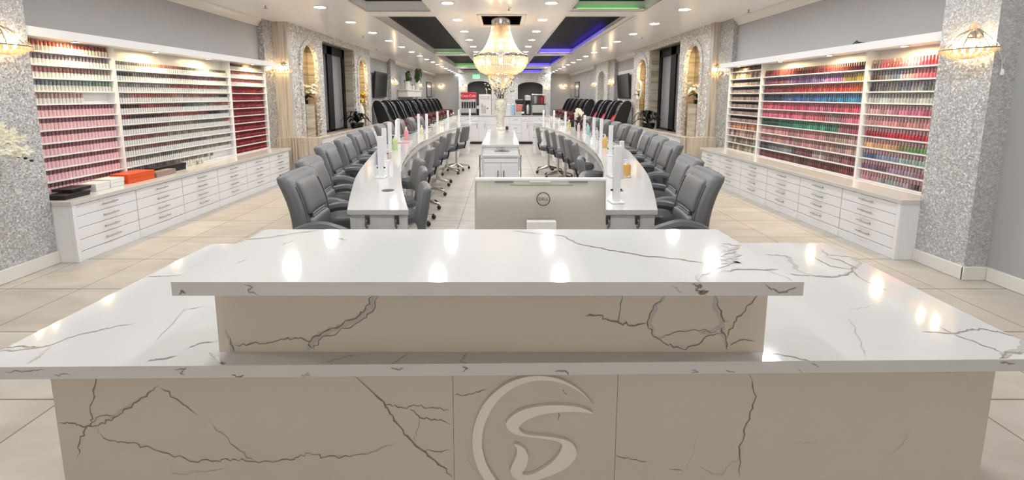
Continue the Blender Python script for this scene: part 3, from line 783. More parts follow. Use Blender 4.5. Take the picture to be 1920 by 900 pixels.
def single(kind, loc, cb, cc, label, cat, group):
    p = proto(kind)
    if not p[2]: a, b = p[0], p[1]; p[2] = True
    else:
        a = p[0].copy(); b = p[1].copy(); COL.objects.link(a); COL.objects.link(b); b.parent = a
    a.location = loc; a.rotation_euler = (0, 0, random.uniform(0, pi)); a.color = (*cb, 1); b.color = (*cc, 1)
    tag(a, label, cat, group)
class Many:
    def __init__(s): s.mb = MB()
    def put(s, kind, loc, cb, cc):
        body, cap = bottle_meshes(kind, None)
        s.mb.c = (*cb, 1); s.mb.lathe([q for i, q in enumerate(body) if i not in (2,)], loc, 6)
        s.mb.c = (*cc, 1); s.mb.lathe([cap[1], cap[2], cap[-1]], loc, 6)
def seq(n, spec, jit=.14):
    """n colours running through spec = [(share, colour), ...], blended a little from one run to the next"""
    out = []; tot = sum(a for a, _ in spec)
    for i in range(n):
        t = (i + .5) / n * tot; acc = 0
        for j, (a, c) in enumerate(spec):
            if t <= acc + a or j == len(spec) - 1:
                nx = spec[min(j + 1, len(spec) - 1)][1] if isinstance(c, tuple) else c
                f = max(0, min(1, (t - acc) / a)) * .5
                if c is None: out.append(None)
                else:
                    nx = nx or c
                    k = random.uniform(1 - jit, 1 + jit)
                    out.append(tuple(max(4, min(250, (c[d] * (1 - f) + nx[d] * f) * k + random.uniform(-8, 8))) for d in range(3)))
                break
            acc += a
    return out
W_ = (222, 220, 214)
def hue_name(c):
    r, g, b = c; mx, mn = max(c), min(c)
    if mx < 62: return 'near-black'
    if mx - mn < 22: return 'white' if mn > 200 else 'pale grey' if mn > 150 else 'grey' if mn > 90 else 'charcoal'
    import colorsys
    h, s, v = colorsys.rgb_to_hsv(r / 255, g / 255, b / 255); h *= 360
    pale = s < .32 and v > .6; dark = v < .5
    if h < 14 or h >= 345: n = 'rose' if s < .5 else 'red'
    elif h < 40: n = 'brown' if v < .6 else 'tan' if s < .4 else 'orange'
    elif h < 70: n = 'yellow' if v > .6 else 'olive'
    elif h < 165: n = 'green'
    elif h < 195: n = 'teal'
    elif h < 250: n = 'blue'
    elif h < 290: n = 'purple'
    else: n = 'magenta'
    return ('dark ' if dark else 'pale ' if pale else '') + n
# left rack, bay next to the silver column: rows from the top down
LEFT1 = [('gel', [(.15, (110, 50, 50)), (.45, (214, 84, 74)), (.4, (146, 52, 58))]), ('gel', [(.5, (104, 84, 106)), (.3, (108, 92, 124)), (.2, (112, 88, 104))]), ('gel', [(.5, (188, 92, 92)), (.3, (150, 90, 82)), (.2, (138, 118, 108))]),
         ('gel', [(.4, (72, 98, 124)), (.25, (126, 134, 136)), (.35, (104, 138, 112))]), ('gel', [(.62, (188, 140, 124)), (.38, None)])] + [('pink', [(1, (146, 78, 90))])] * 7
L2 = [[(.25, (130, 130, 124)), (.3, (168, 96, 92)), (.15, (120, 112, 104)), (.15, (96, 130, 146)), (.15, (100, 96, 92))], [(.12, (50, 48, 48)), (.3, (134, 130, 122)), (.25, (132, 64, 66)), (.15, (122, 106, 140)), (.12, (168, 72, 72)), (.06, (84, 82, 80))],
      [(.3, (140, 136, 132)), (.12, (142, 150, 158)), (.35, (170, 84, 82)), (.2, (168, 74, 74)), (.05, (128, 134, 140))], [(.1, (134, 128, 140)), (.1, (180, 110, 112)), (.25, (184, 96, 84)), (.2, (150, 126, 116)), (.25, (172, 106, 96)), (.1, (60, 56, 54))],
      [(.15, (64, 48, 48)), (.35, (176, 84, 78)), (.15, (72, 76, 78)), (.2, (120, 140, 150)), (.15, (168, 88, 92))], [(.08, (170, 70, 72)), (.3, (66, 50, 56)), (.1, (150, 96, 92)), (.3, (192, 92, 86)), (.15, (48, 52, 54)), (.1, (112, 112, 108))],
      [(.12, (48, 66, 58)), (.25, (100, 54, 60)), (.25, (134, 126, 114)), (.2, (112, 120, 100)), (.15, (100, 122, 140)), (.05, (180, 90, 90))], [(.35, (158, 86, 86)), (.65, (142, 138, 128))], [(.2, (142, 126, 116)), (.3, (150, 104, 96)), (.2, (110, 98, 96)), (.3, (146, 138, 132))],
      [(.5, (134, 128, 124)), (.5, (150, 142, 134))], [(.3, (122, 112, 132)), (.3, (142, 128, 118)), (.12, (160, 148, 130)), (.02, None), (.04, (150, 140, 128)), (.22, None)]]
L3 = [[(.4, (60, 52, 50)), (.6, (150, 126, 112))], [(.7, (196, 92, 86)), (.3, (176, 134, 118))], [(1, (188, 84, 84))]] + [[(1, (132, 12, 20))]] * 9
R1 = [[(.1, (150, 110, 110)), (.1, (216, 60, 90)), (.2, (120, 40, 56)), (.2, (206, 90, 130)), (.25, (220, 44, 70)), (.15, (200, 140, 140))], [(.12, (84, 50, 44)), (.14, (110, 110, 116)), (.14, (70, 96, 140)), (.12, (160, 130, 132)), (.28, (226, 66, 96)), (.2, (160, 40, 70))],
      [(.08, (50, 48, 50)), (.3, (124, 122, 120)), (.14, (86, 96, 112)), (.14, (150, 156, 150)), (.1, (76, 74, 84)), (.24, (124, 118, 66))], [(1, (190, 190, 180))], [(.3, (210, 150, 152)), (.4, (208, 96, 132)), (.3, (190, 60, 96))], [(.3, (214, 140, 134)), (.6, (208, 128, 124)), (.1, (110, 40, 46))],
      [(.3, (170, 30, 44)), (.5, (210, 44, 56)), (.2, (212, 120, 96))], [(.35, (220, 160, 110)), (.15, (170, 140, 90)), (.15, (90, 130, 70)), (.35, (110, 150, 80))], [(.2, (80, 90, 124)), (.3, (140, 150, 170)), (.3, (140, 170, 150)), (.2, (150, 150, 130))], [(.35, (120, 80, 110)), (.35, (176, 150, 170)), (.3, (112, 44, 60))],
      [(.25, (186, 120, 130)), (.2, (120, 136, 130)), (.2, (180, 160, 165)), (.12, (60, 44, 50)), (.23, (190, 150, 110))]]
R2 = [[(1, (110, 34, 46))], [(.18, (190, 170, 50)), (.2, (130, 80, 130)), (.35, (110, 86, 150)), (.27, (90, 44, 64))], [(.15, (226, 110, 56)), (.5, (222, 66, 56)), (.35, (120, 40, 40))], [(.35, (60, 140, 176)), (.3, (60, 110, 180)), (.12, (70, 90, 140)), (.23, (30, 40, 60))], [(.3, (226, 80, 96)), (.2, (196, 80, 120)), (.5, (224, 70, 100))], [(.2, (226, 90, 120)), (.1, (180, 150, 146)), (.3, (230, 96, 100)), (.4, (216, 90, 120))],
      [(.18, (226, 90, 120)), (.1, (60, 110, 90)), (.5, (60, 150, 110)), (.22, (26, 70, 56))], [(.3, (180, 150, 136)), (.5, (206, 132, 128)), (.2, (196, 130, 130))], [(.3, (190, 150, 140)), (.7, (190, 130, 126))], [(.3, (140, 70, 72)), (.1, (190, 186, 180)), (.2, (110, 60, 64)), (.3, (140, 140, 140)), (.1, (60, 70, 84))], [(.4, (130, 50, 52)), (.3, (100, 70, 64)), (.3, (120, 60, 60))]]
R3 = [[(1, (90, 70, 66))], [(1, (150, 130, 120))]] + [[(1, (70, 40, 44))], [(1, (130, 100, 96))], [(1, (66, 40, 44))], [(1, (120, 84, 84))], [(1, (140, 110, 106))], [(1, (84, 60, 60))]] + [[(1, (190, 120, 90))], [(1, (176, 136, 120))], [(1, (150, 130, 110))], [(1, (160, 140, 120))]]
PINKB = (240, 186, 194)
n_single = 0
for r, (kind, spec) in enumerate(LEFT1):
    k = 11 - r; z = .5855 + k * PITCH; n = 25
    for i, c in enumerate(seq(n, spec, .06 if kind == 'pink' else .1)):
        if c is None: continue
        y = LY[0] + .075 + (LY[1] - LY[0] - .115) * i / (n - 1)
        if kind == 'pink': cb = mixc(PINKB, 1); lab = 'pink polish bottle with dusky cap, %s from the column, %s shelf down, left rack' % (ORD[i], ORD[r])
        else: cb = mixc(W_, 1); lab = 'white polish bottle, %s cap, %s from the column, %s shelf down, left rack' % (hue_name(c), ORD[i], ORD[r])
        single(kind, (-4.248, y, z), cb, mixc(c, 1), lab, 'polish bottle', 'gel bottles in the near bay of the left rack')
many = Many()
for r, spec in enumerate(L2):
    z = .5855 + (10 - r) * PITCH; n = 58
    for i, c in enumerate(seq(n, spec)):
        if c: many.put('gel', (-4.248, LY[1] + .05 + (LY[2] - LY[1] - .1) * i / (n - 1), z), mixc(W_, 1), mixc(c, 1))
for r, spec in enumerate(L3):
    z = .5855 + (11 - r) * PITCH; n = 30
    for i, c in enumerate(seq(n, spec)):
        many.put('gel', (-4.248, LY[2] + .05 + (LY[3] - LY[2] - .1) * i / (n - 1), z), mixc(W_, 1) if r < 3 else mixc(c, random.choice((1, 1, 1, .8, 1.5))), mixc(c, 1))
o = many.mb.build('gel_polish_rows', polish_many, attr=True)
tag(o, 'packed rows of gel polish bottles in the two further bays of the left rack', 'polish bottles', kind='stuff')
for r, spec in enumerate(R1):
    z = .5855 + (10 - r) * PITCH; n = 26
    for i, c in enumerate(seq(n, spec[::-1])):
        y = RY[0] + .07 + (RY[1] - RY[0] - .115) * i / (n - 1)
        cc = (206, 150, 156) if r > 3 else (c[0] * .6 + 60, c[1] * .6 + 50, c[2] * .6 + 50)
        if r == 3: cc = (150, 146, 138)
        single('lac', (4.04, y, z), mixc(c, 1), mixc(cc, 1), '%s nail polish bottle, %s from the column, %s shelf down, right rack' % (hue_name(c), ORD[i], ORD[r]), 'nail polish', 'lacquer bottles in the near bay of the right rack')
many = Many()
for r, spec in enumerate(R2):
    z = .5855 + (10 - r) * PITCH; n = 56
    for i, c in enumerate(seq(n, spec, .2)):
        cc = (c[0] * .75 + 30, c[1] * .7 + 26, c[2] * .7 + 26)
        many.put('lac', (4.04, RY[1] + .05 + (RY[2] - RY[1] - .1) * i / (n - 1), z), mixc(c, 1), mixc(cc, 1))
for r, spec in enumerate(R3):
    z = .5855 + (11 - r) * PITCH; n = 26
    for i, c in enumerate(seq(n, spec, .4)):
        blk = 2 <= r <= 7
        many.put('lac', (4.04, RY[2] + .05 + (RY[3] - RY[2] - .1) * i / (n - 1), z), mixc((190, 160, 150), random.uniform(.4, 1)) if blk else mixc(c, 1), mixc((22, 18, 20) if blk else c, 1))
o = many.mb.build('nail_polish_rows', polish_many, attr=True)
tag(o, 'packed rows of coloured nail polish bottles in the two further bays of the right rack', 'nail polish', kind='stuff')

# ---- boxes lying on the left worktop
def carton(name, label, c, size, rz, m, lid=None, z=.5705):
    t = thing(name, label, 'box', (c[0], c[1], z), rz, None)
    w, d, h = size
    if lid is None:
        MB().box((-w / 2, -d / 2, 0), (w / 2, d / 2, h)).build('carton', m, t, bevel=.002)
    else:
        MB().box((-w / 2, -d / 2, 0), (w / 2, d / 2, h * .75)).build('tray', m, t, bevel=.002)
        MB().box((-w / 2 - .003, -d / 2 - .003, h * .5), (w / 2 + .003, d / 2 + .003, h)).build('lid', lid, t, bevel=.002)
    return t
carton('gift_box', 'flat glossy black box at the near end of the left worktop', (-4.03, 4.0, 0), (.2, .24, .04), 0, card_black, card_black)
carton('gift_box', 'thin black box stacked on the flat glossy black box', (-4.09, 4.11, 0), (.18, .20, .028), .05, card_black, card_black, .6125)
carton('storage_box', 'white cardboard box on the left worktop beside the two black boxes', (-4.07, 4.32, 0), (.17, .15, .075), 0, card_white, card_white)
carton('storage_box', 'white cardboard box on the left worktop next to the orange box', (-4.08, 4.5, 0), (.17, .16, .085), 0, card_white, card_white)
carton('shoe_box', 'orange cardboard box with a lid on the left worktop', (-4.075, 4.79, 0), (.2, .34, .1), -.03, card_orange, card_orange)
carton('sample_box', 'long box in a printed patterned sleeve on the left worktop', (-4.02, 5.14, 0), (.10, .30, .06), 0, print_dark)
carton('gift_box', 'long black box on the left worktop behind the printed sleeve box', (-4.135, 5.36, 0), (.10, .50, .085), -.05, card_black, card_black)
for i, (y, c) in enumerate(((5.85, (210, 200, 180)), (5.98, (150, 150, 120)), (6.08, (200, 190, 170)))):
    t = thing('sample_bottle', 'small %s bottle standing alone on the left worktop past the boxes, %s of three' % (('cream', 'olive', 'beige')[i], ORD[i]), 'bottle', (-4.18, y, .5705))
    MB().lathe([(0, 0), (.016, 0), (.016, .05), (.008, .058)], seg=10).build('body', mat('sample_%d' % i, C(*c), .3), t)
    MB().lathe([(.009, .056), (.009, .085), (0, .086)], seg=10).build('cap', white_satin, t)
# ================================================================ NAIL TABLES
TZ = 0.76
OUT = [(2.82, 1.02), (3.4, 1.19), (4.2, 1.40), (5.4, 1.63), (6.2, 1.75), (7.5, 1.82), (9.0, 1.80), (10.5, 1.68), (11.8, 1.45), (12.8, 1.15), (13.2, .98)]
INN = [(2.82, .615), (3.4, .78), (4.2, .98), (4.8, 1.10), (5.5, 1.20), (6.2, 1.27), (7.1, 1.32), (8.5, 1.29), (9.9, 1.17), (11.0, .95), (11.7, .76), (11.9, .69)]
def interp(tab, y):
    if y <= tab[0][0]: return tab[0][1]
    for (a, b), (c, d) in zip(tab, tab[1:]):
        if y <= c: return b + (d - b) * (y - a) / (c - a)
    return tab[-1][1]
def slope(tab, y): return (interp(tab, y + .15) - interp(tab, y - .15)) / .3
def smooth_edge(tab, sx): return [(sx * x, y) for y, x in catmull(tab, 5, False)]
def nail_table(side, sx):
    t = thing('nail_table', 'long curved white quartz manicure table, %s of the central aisle' % side, 'table', (sx * 1.2, 7.0, 0), group=None)
    O = Vector((-sx * 1.2, -7.0, 0))
    o, i = smooth_edge(OUT, sx), smooth_edge(INN, sx)
    poly = [(x + O.x, y + O.y) for x, y in o] + [(x + O.x, y + O.y) for x, y in i[::-1]]
    MB().prism(poly, TZ - .035, TZ).build('tabletop', quartz, t, bevel=.004)
    # apron following the inner and the outer edge, and a curved modesty panel
    def band(name, tab, d, y0, y1, z0, z1, th, m):
        pts = [(sx * (interp(tab, y0 + (y1 - y0) * k / 30) + d), y0 + (y1 - y0) * k / 30) for k in range(31)]
        pol = [(x + O.x, y + O.y) for x, y in pts] + [(x - sx * th + O.x, y + O.y) for x, y in pts[::-1]]
        return MB().prism(pol, z0, z1).build(name, m, t)
    band('modesty_panel', OUT, -.18, 2.9, 12.4, .02, TZ - .036, .02, white)
    band('apron', INN, .05, 2.9, 11.5, TZ - .12, TZ - .036, .02, white_satin)
    # end panel towards the desk, with bag hooks
    x0, x1 = sorted((sx * .632, sx * 1.012))
    e = bx('end_panel', (x0 + O.x, 2.845 + O.y, 0), (x1 + O.x, 2.875 + O.y, TZ - .036), white, t, bevel=.004)
    for q in (.70, .895):
        mb = MB(); hx = sx * q + O.x; hy = 2.845 + O.y
        mb.box((hx - .016, hy - .006, .655), (hx + .016, hy, .715))
        mb.tube([(hx, hy - .004, .70), (hx, hy - .035, .685), (hx, hy - .04, .655), (hx, hy - .02, .635), (hx, hy - .006, .64)], .007, 6)
        mb.build('bag_hook', nickel, t, bevel=.002)
    gy = 3.25; gx = sx * .87
    for gx, gy, m in ((sx * .905, 3.42, seam_grey),):
        MB().lathe([(0, 0), (.048, 0), (.05, .002), (.042, .004), (0, .003)], (gx + O.x, gy + O.y, TZ), 20).build('grommet', m, t)
    # pedestals with drawers on the technicians' side
    ys = (3.42, 4.75, 5.58, 6.33, 7.1, 8.05, 9.75, 10.6, 11.45) if sx < 0 else (3.95, 5.1, 6.1, 7.1, 9.2, 10.1, 11.0, 11.6)
    for y in ys:
        xi = interp(INN, y) + .06; a = math.atan(slope(INN, y))
        p = bx('pedestal', (0, -.11, 0), (.30, .11, TZ - .037), white, t, loc=(sx * xi + O.x, y + O.y, 0), rot=(0, 0, (-a if sx > 0 else pi + a)), bevel=.004)
        for k in range(3):
            d = bx('drawer', (-.014, -.105, .08 + k * .2), (.001, .105, .265 + k * .2), white, p, bevel=.003)
            MB().tube([(-.03, -.06, .22 + k * .2), (-.03, .06, .22 + k * .2)], .006, 6).build('handle', nickel, d)
    return t
nail_table('left', -1); nail_table('right', 1)

# ---------------- client armchairs (front is local +x)
def warp_back(p):
    t = (p.z - .5) / .6
    return (p.x - .09 * t - .04 * t * t + .05 * sin(pi * min(1, max(0, t * 1.0))) - .07 * (p.y / .27) ** 2 * -.35, p.y * (1 - .10 * t * t), p.z)
def make_client_chair():
    t = thing('client_chair', 'grey padded armchair', 'chair')
    MB().cushion((-.23, -.225, .44), (.15, .225, .57), .05).build('seat', grey_leather, t)
    MB().cushion((-.285, -.25, .47), (-.195, .25, 1.02), .04, n=(3, 6, 8), warp=warp_back).build('backrest', grey_leather, t)
    bk = MB().cushion((-.215, -.165, .765), (-.174, .165, .975), .02, n=(2, 6, 5), warp=warp_back).build('back_cushion', grey_leather, t)
    MB().cushion((-.215, -.165, .56), (-.160, .165, .74), .027, n=(2, 6, 5), warp=warp_back).build('lumbar_cushion', grey_leather, t)
    mb = MB()
    for z in (.744, .760): mb.tube([warp_back(Vector((-.182, y * .11, z))) for y in (-1, -.5, 0, .5, 1)], .009, 6)
    mb.build('pinch_seam', grey_leather, bk)
    mb = MB()
    for s in (-1, 1): mb.tube([warp_back(Vector((-.192, s * .20 * (1 if z < 1.0 else .95), z))) for z in (.52, .62, .72, .82, .90, .95)], .0035, 5)
    mb.tube([warp_back(Vector((-.25, y, 1.018))) for y in (-.2, -.1, 0, .1, .2)], .005, 5)
    mb.build('piping', grey_dark, bk)
    for s in (-1, 1):
        y = s * .258
        arm = catmull([(-.27, y, .60), (-.21, y, .69), (-.08, y, .72), (.02, y, .695), (.09, y, .66), (.125, y, .60), (.11, y, .50)], 5, False)
        MB().tube(arm, [.026 + .008 * sin(pi * i / (len(arm) - 1)) for i in range(len(arm))], 8).build('armrest', grey_leather, t)
    MB().lathe([(.03, .08), (.03, .30), (.045, .30), (.045, .44)], seg=12).build('gas_column', black_plastic, t)
    b = MB()
    for k in range(5):
        a = 2 * pi * k / 5 + .3; b.tube([(0, 0, .11), (.29 * cos(a), .29 * sin(a), .065)], [.032, .018], 6)
    base_ = b.build('star_base', black_plastic, t)
    for k in range(5):
        a = 2 * pi * k / 5 + .3; MB().ball((.29 * cos(a), .29 * sin(a), .030), (.03, .03, .03), 8, 6).build('caster', black_plastic, base_)
    return t
def place_set(root, spots, first=True):
    for i, (loc, rz, lab, grp) in enumerate(spots):
        if i == 0:
            root.location = loc; root.rotation_euler = (0, 0, rz); root['label'] = lab; root['group'] = grp
        else: dup(root, loc, rz, lab, grp)
RTOP = [(1322, 302), (1283, 287), (1262, 264), (1222, 255), (1198, 246), (1172, 236), (1152, 232), (1131, 224), (1105, 219), (1082, 217), (1057, 215)]
LTOP = [(558, 312), (580, 288), (610, 267), (645, 254), (674, 244), (702, 238), (731, 231), (757, 228), (780, 223), (806, 219), (831, 217)]
CYS = {'left': (2.82, 3.44, 4.38, 5.1, 5.9, 6.6, 7.55, 8.25, 9.1, 9.9, 10.6), 'right': (2.86, 3.48, 4.6, 5.22, 5.9, 6.8, 7.55, 8.3, 9.0, 9.7, 10.4)}
spots = []
for side, sx, tops in (('right', 1, RTOP), ('left', -1, LTOP)):
    for i, (x, y) in enumerate(tops):
        p = at_z(x, y, 1.06)
        p.x *= CYS[side][i] / p.y; p.y = CYS[side][i]; Y = p.y; ax = max(abs(p.x), interp(OUT, Y) + .28) if i else abs(p.x)
        ax = max(ax, interp(OUT, Y) + .27)
        if i >= 7: ax = interp(OUT, Y) + .33
        a = math.atan(slope(OUT, Y))
        rz = (pi + a * -1 if sx > 0 else a)   # facing the table
        a *= .45
        rz = pi - a if sx > 0 else a
        d = Vector((cos(rz), sin(rz), 0))
        c = Vector((sx * ax, Y, 0)) + d * .29
        spots.append((tuple(c), rz, 'grey padded armchair outside the %s manicure table, %s from the reception desk' % (side, ORD[i]), 'armchairs along the %s manicure table' % side))
place_set(make_client_chair(), spots)

# ---------------- technicians' stools (front is local +x)
def warp_st(p):
    t = (p.z - .58) / .34
    return (p.x - .06 * t + .45 * p.y * p.y, p.y * (1 - .22 * t * t), p.z)
def make_stool():
    t = thing('technician_stool', 'grey stool', 'stool')
    MB().lathe([(0, .44), (.155, .44), (.175, .46), (.175, .50), (.155, .525), (0, .53)], seg=20).build('seat', grey_dark, t)
    MB().cushion((-.205, -.18, .58), (-.150, .18, .895), .028, n=(2, 6, 5), warp=warp_st).build('backrest', grey_leather, t)
    MB().tube([(-.05, 0, .44), (-.18, 0, .46), (-.205, 0, .56), (-.195, 0, .66)], .016, 6).build('back_bracket', black_plastic, t)
    MB().lathe([(.045, .38), (.045, .44), (.024, .38), (.024, .13)], seg=12).build('gas_column', chrome, t)
    b = MB()
    for k in range(5):
        a = 2 * pi * k / 5; b.tube([(0, 0, .12), (.26 * cos(a), .26 * sin(a), .07)], [.03, .016], 6)
    base_ = b.build('star_base', chrome, t)
    for k in range(5):
        a = 2 * pi * k / 5; MB().ball((.26 * cos(a), .26 * sin(a), .03), (.028, .028, .03), 8, 6).build('caster', black_plastic, base_)
    return t
spots = []
SL = [(785, 342), (774, 312), (772, 297), (795, 275), (808, 264), (821, 254), (834, 246.5), (851, 238), (868, 235)]
SR = [(1102, 323), (1104, 292), (1090, 267), (1074, 257), (1062, 252), (1046, 244), (1033, 242), (1016, 239)]
for side, sx, tops in (('left', -1, SL), ('right', 1, SR)):
    for i, (x, y) in enumerate(tops):
        p = at_z(x, y, .91); Y = p.y
        if side == 'right' and i >= 4: p.x *= (0, 0, 0, 0, 7.02, 7.55, 8.05, 8.6)[i] / p.y; p.y = Y = (0, 0, 0, 0, 7.02, 7.55, 8.05, 8.6)[i]
        a = math.atan(slope(INN, Y)); rz = (-a if sx > 0 else pi + a)
        d = Vector((cos(rz), sin(rz), 0)); ax = min(abs(p.x), interp(INN, Y) - .10) + (.05 if i == 0 else 0)
        c = Vector((sx * ax, Y, 0)) + d * .14
        spots.append((tuple(c), rz + (random.uniform(-.25, .25) if i > 1 else 0), 'grey low-backed stool inside the %s manicure table, %s from the reception desk' % (side, ORD[i]), 'stools along the %s manicure table' % side))
place_set(make_stool(), spots)

# ---------------- table lamps: slim white posts
def make_lamp(name, tall, arm):
    t = thing(name, 'white lamp', 'lamp')
    bx('lamp_base', (-.045, -.055, 0), (.045, .055, .012), white, t, bevel=.004)
    bx('post', (-.025, -.014, .011), (.025, .014, tall), white, t, bevel=.003)
    MB().tube([(-.038, 0, .09), (.038, 0, .09)], .007, 8).build('joint', black_plastic, t)
    if arm == 'up':
        bx('folded_arm', (.022, .012, .16), (.052, .034, tall + .03), white_satin, t, bevel=.003)
    elif arm == 'slant':
        MB().tube([(0, 0, tall - .01), (.0, -.17, tall - .10)], .014, 6).build('folded_arm', white, t)
    elif arm == 'frame':
        MB().tube([(0, 0, tall - .012), (.0, -.12, tall - .02), (0, -.19, .06)], .017, 6).build('folded_arm', white, t)
    return t
q8 = lambda x, y: (500 + x / 3.4625, 180 + y / 3.4625)
q9 = lambda x, y: (980 + x / 3.4625, 180 + y / 3.4625)
LL = [q8(745, 528), q8(768, 425), q8(803, 350), q8(857, 300), q8(975, 238), q8(1040, 236), q8(1110, 205), q8(1178, 176), q8(1248, 167), q8(1320, 160)]
LR = [q9(605, 690), q9(568, 388), q9(508, 300), q9(460, 283), q9(400, 252), q9(342, 220), q9(277, 206), q9(203, 188), q9(135, 183)]
P = {k: make_lamp('table_lamp', h, a) for k, h, a in (('up', .40, 'up'), ('plain', .38, None), ('slant', .38, 'slant'), ('frame', .38, 'frame'))}
used = set()
for side, sx, ls in (('left', -1, LL), ('right', 1, LR)):
    for i, (x, y) in enumerate(ls):
        p = at_z(x, y, TZ)
        if p.y > 11.8 and side == 'left': nY = {7: 11.2, 8: 11.9, 9: 12.5}[i]; p.x *= nY / p.y; p.y = nY
        p.x = sx * min(max(abs(p.x), interp(INN, p.y) + .12), interp(OUT, p.y) - .10)
        kind = 'plain'
        if side == 'right' and i == 0: kind = 'up'
        if side == 'left' and i == 3: kind = 'frame'
        if (side, i) in (('left', 7), ('right', 8), ('right', 7)): kind = 'slant'
        lab = 'slim white post lamp standing on the %s manicure table, %s from the reception desk' % (side, ORD[i]); grp = 'post lamps on the %s manicure table' % side
        rz = 0 if kind != 'up' else .1
        if kind not in used:
            used.add(kind); r = P[kind]; r.location = (p.x, p.y, TZ); r.rotation_euler = (0, 0, rz); r['label'] = lab; r['group'] = grp
        else: dup(P[kind], (p.x, p.y, TZ), rz, lab, grp)

# ---------------- bottles and small things on the tables
def liquid(name, col):
    col = tuple(c * .72 + 62 for c in col) if name.startswith('liquid') else col
    return MAT.get(name) or mat(name, C(*col), .15, coat=.3)
def table_bottle(px, py, side, h, r, colname, col, style, lab):
    p = at_z(px, py, TZ); sx = 1 if side == 'right' else -1
    p.x = sx * min(max(abs(p.x), interp(INN, p.y) + .05), interp(OUT, p.y) - .05)
    t = thing('pump_bottle' if style == 'pump' else 'lotion_bottle', lab, 'bottle', (p.x, p.y, TZ + .0005))
    MB().lathe([(0, 0), (r * .92, 0), (r, .008), (r, h * .62), (r * .9, h * .70), (r * .35, h * .78), (r * .35, h * .8)], seg=14).build('body', liquid('liquid_' + colname, col), t)
    if style == 'pump':
        mb = MB(); mb.lathe([(r * .42, h * .78), (r * .42, h * .86), (r * .16, h * .87), (r * .16, h * .97), (0, h * .97)], seg=10); mb.tube([(0, 0, h * .96), (-r * 1.1, 0, h * .98), (-r * 1.2, 0, h * .93)], .006, 6)
        mb.build('pump', white, t)
    else:
        MB().lathe([(r * .42, h * .78), (r * .42, h), (0, h)], seg=10).build('cap', white, t)
TB = [(711, 308, 'left', .19, .032, 'lavender', (140, 132, 178), 'pump', 'lavender pump bottle beside the first post lamp on the left table'),
      (741, 281, 'left', .21, .036, 'lime', (188, 206, 120), 'pump', 'lime green pump bottle on the left manicure table'),
      (762, 262, 'left', .22, .042, 'coral', (226, 128, 136), 'cone', 'coral pink tapered bottle on the left manicure table'),
      (791, 252, 'left', .18, .034, 'butter', (230, 216, 160), 'cone', 'pale yellow bottle on the left manicure table'),
      (731, 297, 'left', .12, .024, 'blush', (214, 176, 170), 'cone', 'small blush bottle behind the lavender bottle'),
      (820, 240, 'left', .18, .030, 'clear', (216, 220, 222), 'pump', 'clear pump bottle at mid length of the left table'),
      (834, 234, 'left', .16, .030, 'milk', (236, 236, 232), 'cone', 'white bottle at mid length of the left table'),
      (1175, 331, 'right', .16, .036, 'amber', (204, 142, 40), 'pump', 'amber pump bottle beside the large post lamp on the right table'),
      (1134, 277, 'right', .20, .040, 'honey', (212, 160, 66), 'pump', 'honey coloured pump bottle on the right table'),
      (1143, 289, 'right', .18, .032, 'frost', (214, 214, 220), 'pump', 'frosted clear pump bottle beside the honey coloured one'),
      (1119, 261, 'right', .20, .032, 'mist', (204, 206, 214), 'pump', 'pale grey pump bottle on the right table'),
      (1102, 252, 'right', .22, .036, 'aqua', (150, 208, 206), 'pump', 'aqua pump bottle on the right manicure table'),
      (1085, 246, 'right', .18, .034, 'rose', (216, 178, 180), 'cone', 'pale rose bottle on the right manicure table'),
      (1067, 241, 'right', .20, .044, 'olive', (206, 196, 130), 'cone', 'yellow green bottle on the right manicure table'),
      (1049, 235, 'right', .20, .036, 'ice', (226, 228, 232), 'pump', 'white pump bottle near the far end of the right table'),
      (1030, 232, 'right', .16, .034, 'glass', (214, 222, 220), 'cone', 'glassy pale bottle near the far end of the right table')]
for b in TB: table_bottle(*b)
def flat_tray(px, py, side, col, lab):
    p = at_z(px, py, TZ)
    mb = MB(); mb.box((-.09, -.06, 0), (.09, .06, .006))
    for a, b in (((-.09, -.06, 0), (.09, -.054, .014)), ((-.09, .054, 0), (.09, .06, .014)), ((-.09, -.06, 0), (-.084, .06, .014)), ((.084, -.06, 0), (.09, .06, .014))): mb.box(a, b)
    o = mb.build('manicure_tray', liquid(*col), loc=(p.x, p.y, TZ + .0005), rot=(0, 0, .2)); tag(o, lab, 'tray')
flat_tray(757, 268, 'left', ('tray_pink', (232, 190, 194)), 'shallow pink tray in front of the coral bottle')
flat_tray(1160, 332, 'right', ('tray_white', (228, 228, 226)), 'shallow white tray beside the amber pump bottle')

# ================================================================ ISLAND IN THE AISLE
isl = thing('aisle_island', 'long white cabinet island standing in the central aisle', 'cabinet', (-.025, 6.5, 0))
bx('worktop', (-.23, -1.22, .89), (.23, 1.25, .92), quartz, isl, bevel=.004)
bx('body', (-.21, -1.2, .0), (.21, 1.23, .889), white, isl, bevel=.003)
for s in (-1, 1):
    for k in range(4):
        y = -1.18 + k * .6
        a, b = sorted((s * .209, s * .226)); d = bx('door', (a, y + .01, .1), (b, y + .59, .87), white, isl, bevel=.003)
        mb = MB(); mb.tube([(s * .252, y + .06, .48), (s * .252, y + .06, .78)], .008, 6)
        for z in (.52, .74): mb.tube([(s * .224, y + .06, z), (s * .252, y + .06, z)], .006, 6)
        mb.build('handle', nickel, d)
fc = thing('low_cabinet', 'small white two-door cabinet at the near end of the aisle island', 'cabinet', (-.017, 5.03, 0))
bx('worktop', (-.205, -.19, .82), (.205, .24, .85), quartz, fc, bevel=.004)
bx('body', (-.19, -.17, 0), (.19, .235, .819), white, fc, bevel=.003)
bx('drawer', (-.187, -.188, .765), (.187, -.17, .812), white, fc, bevel=.003)
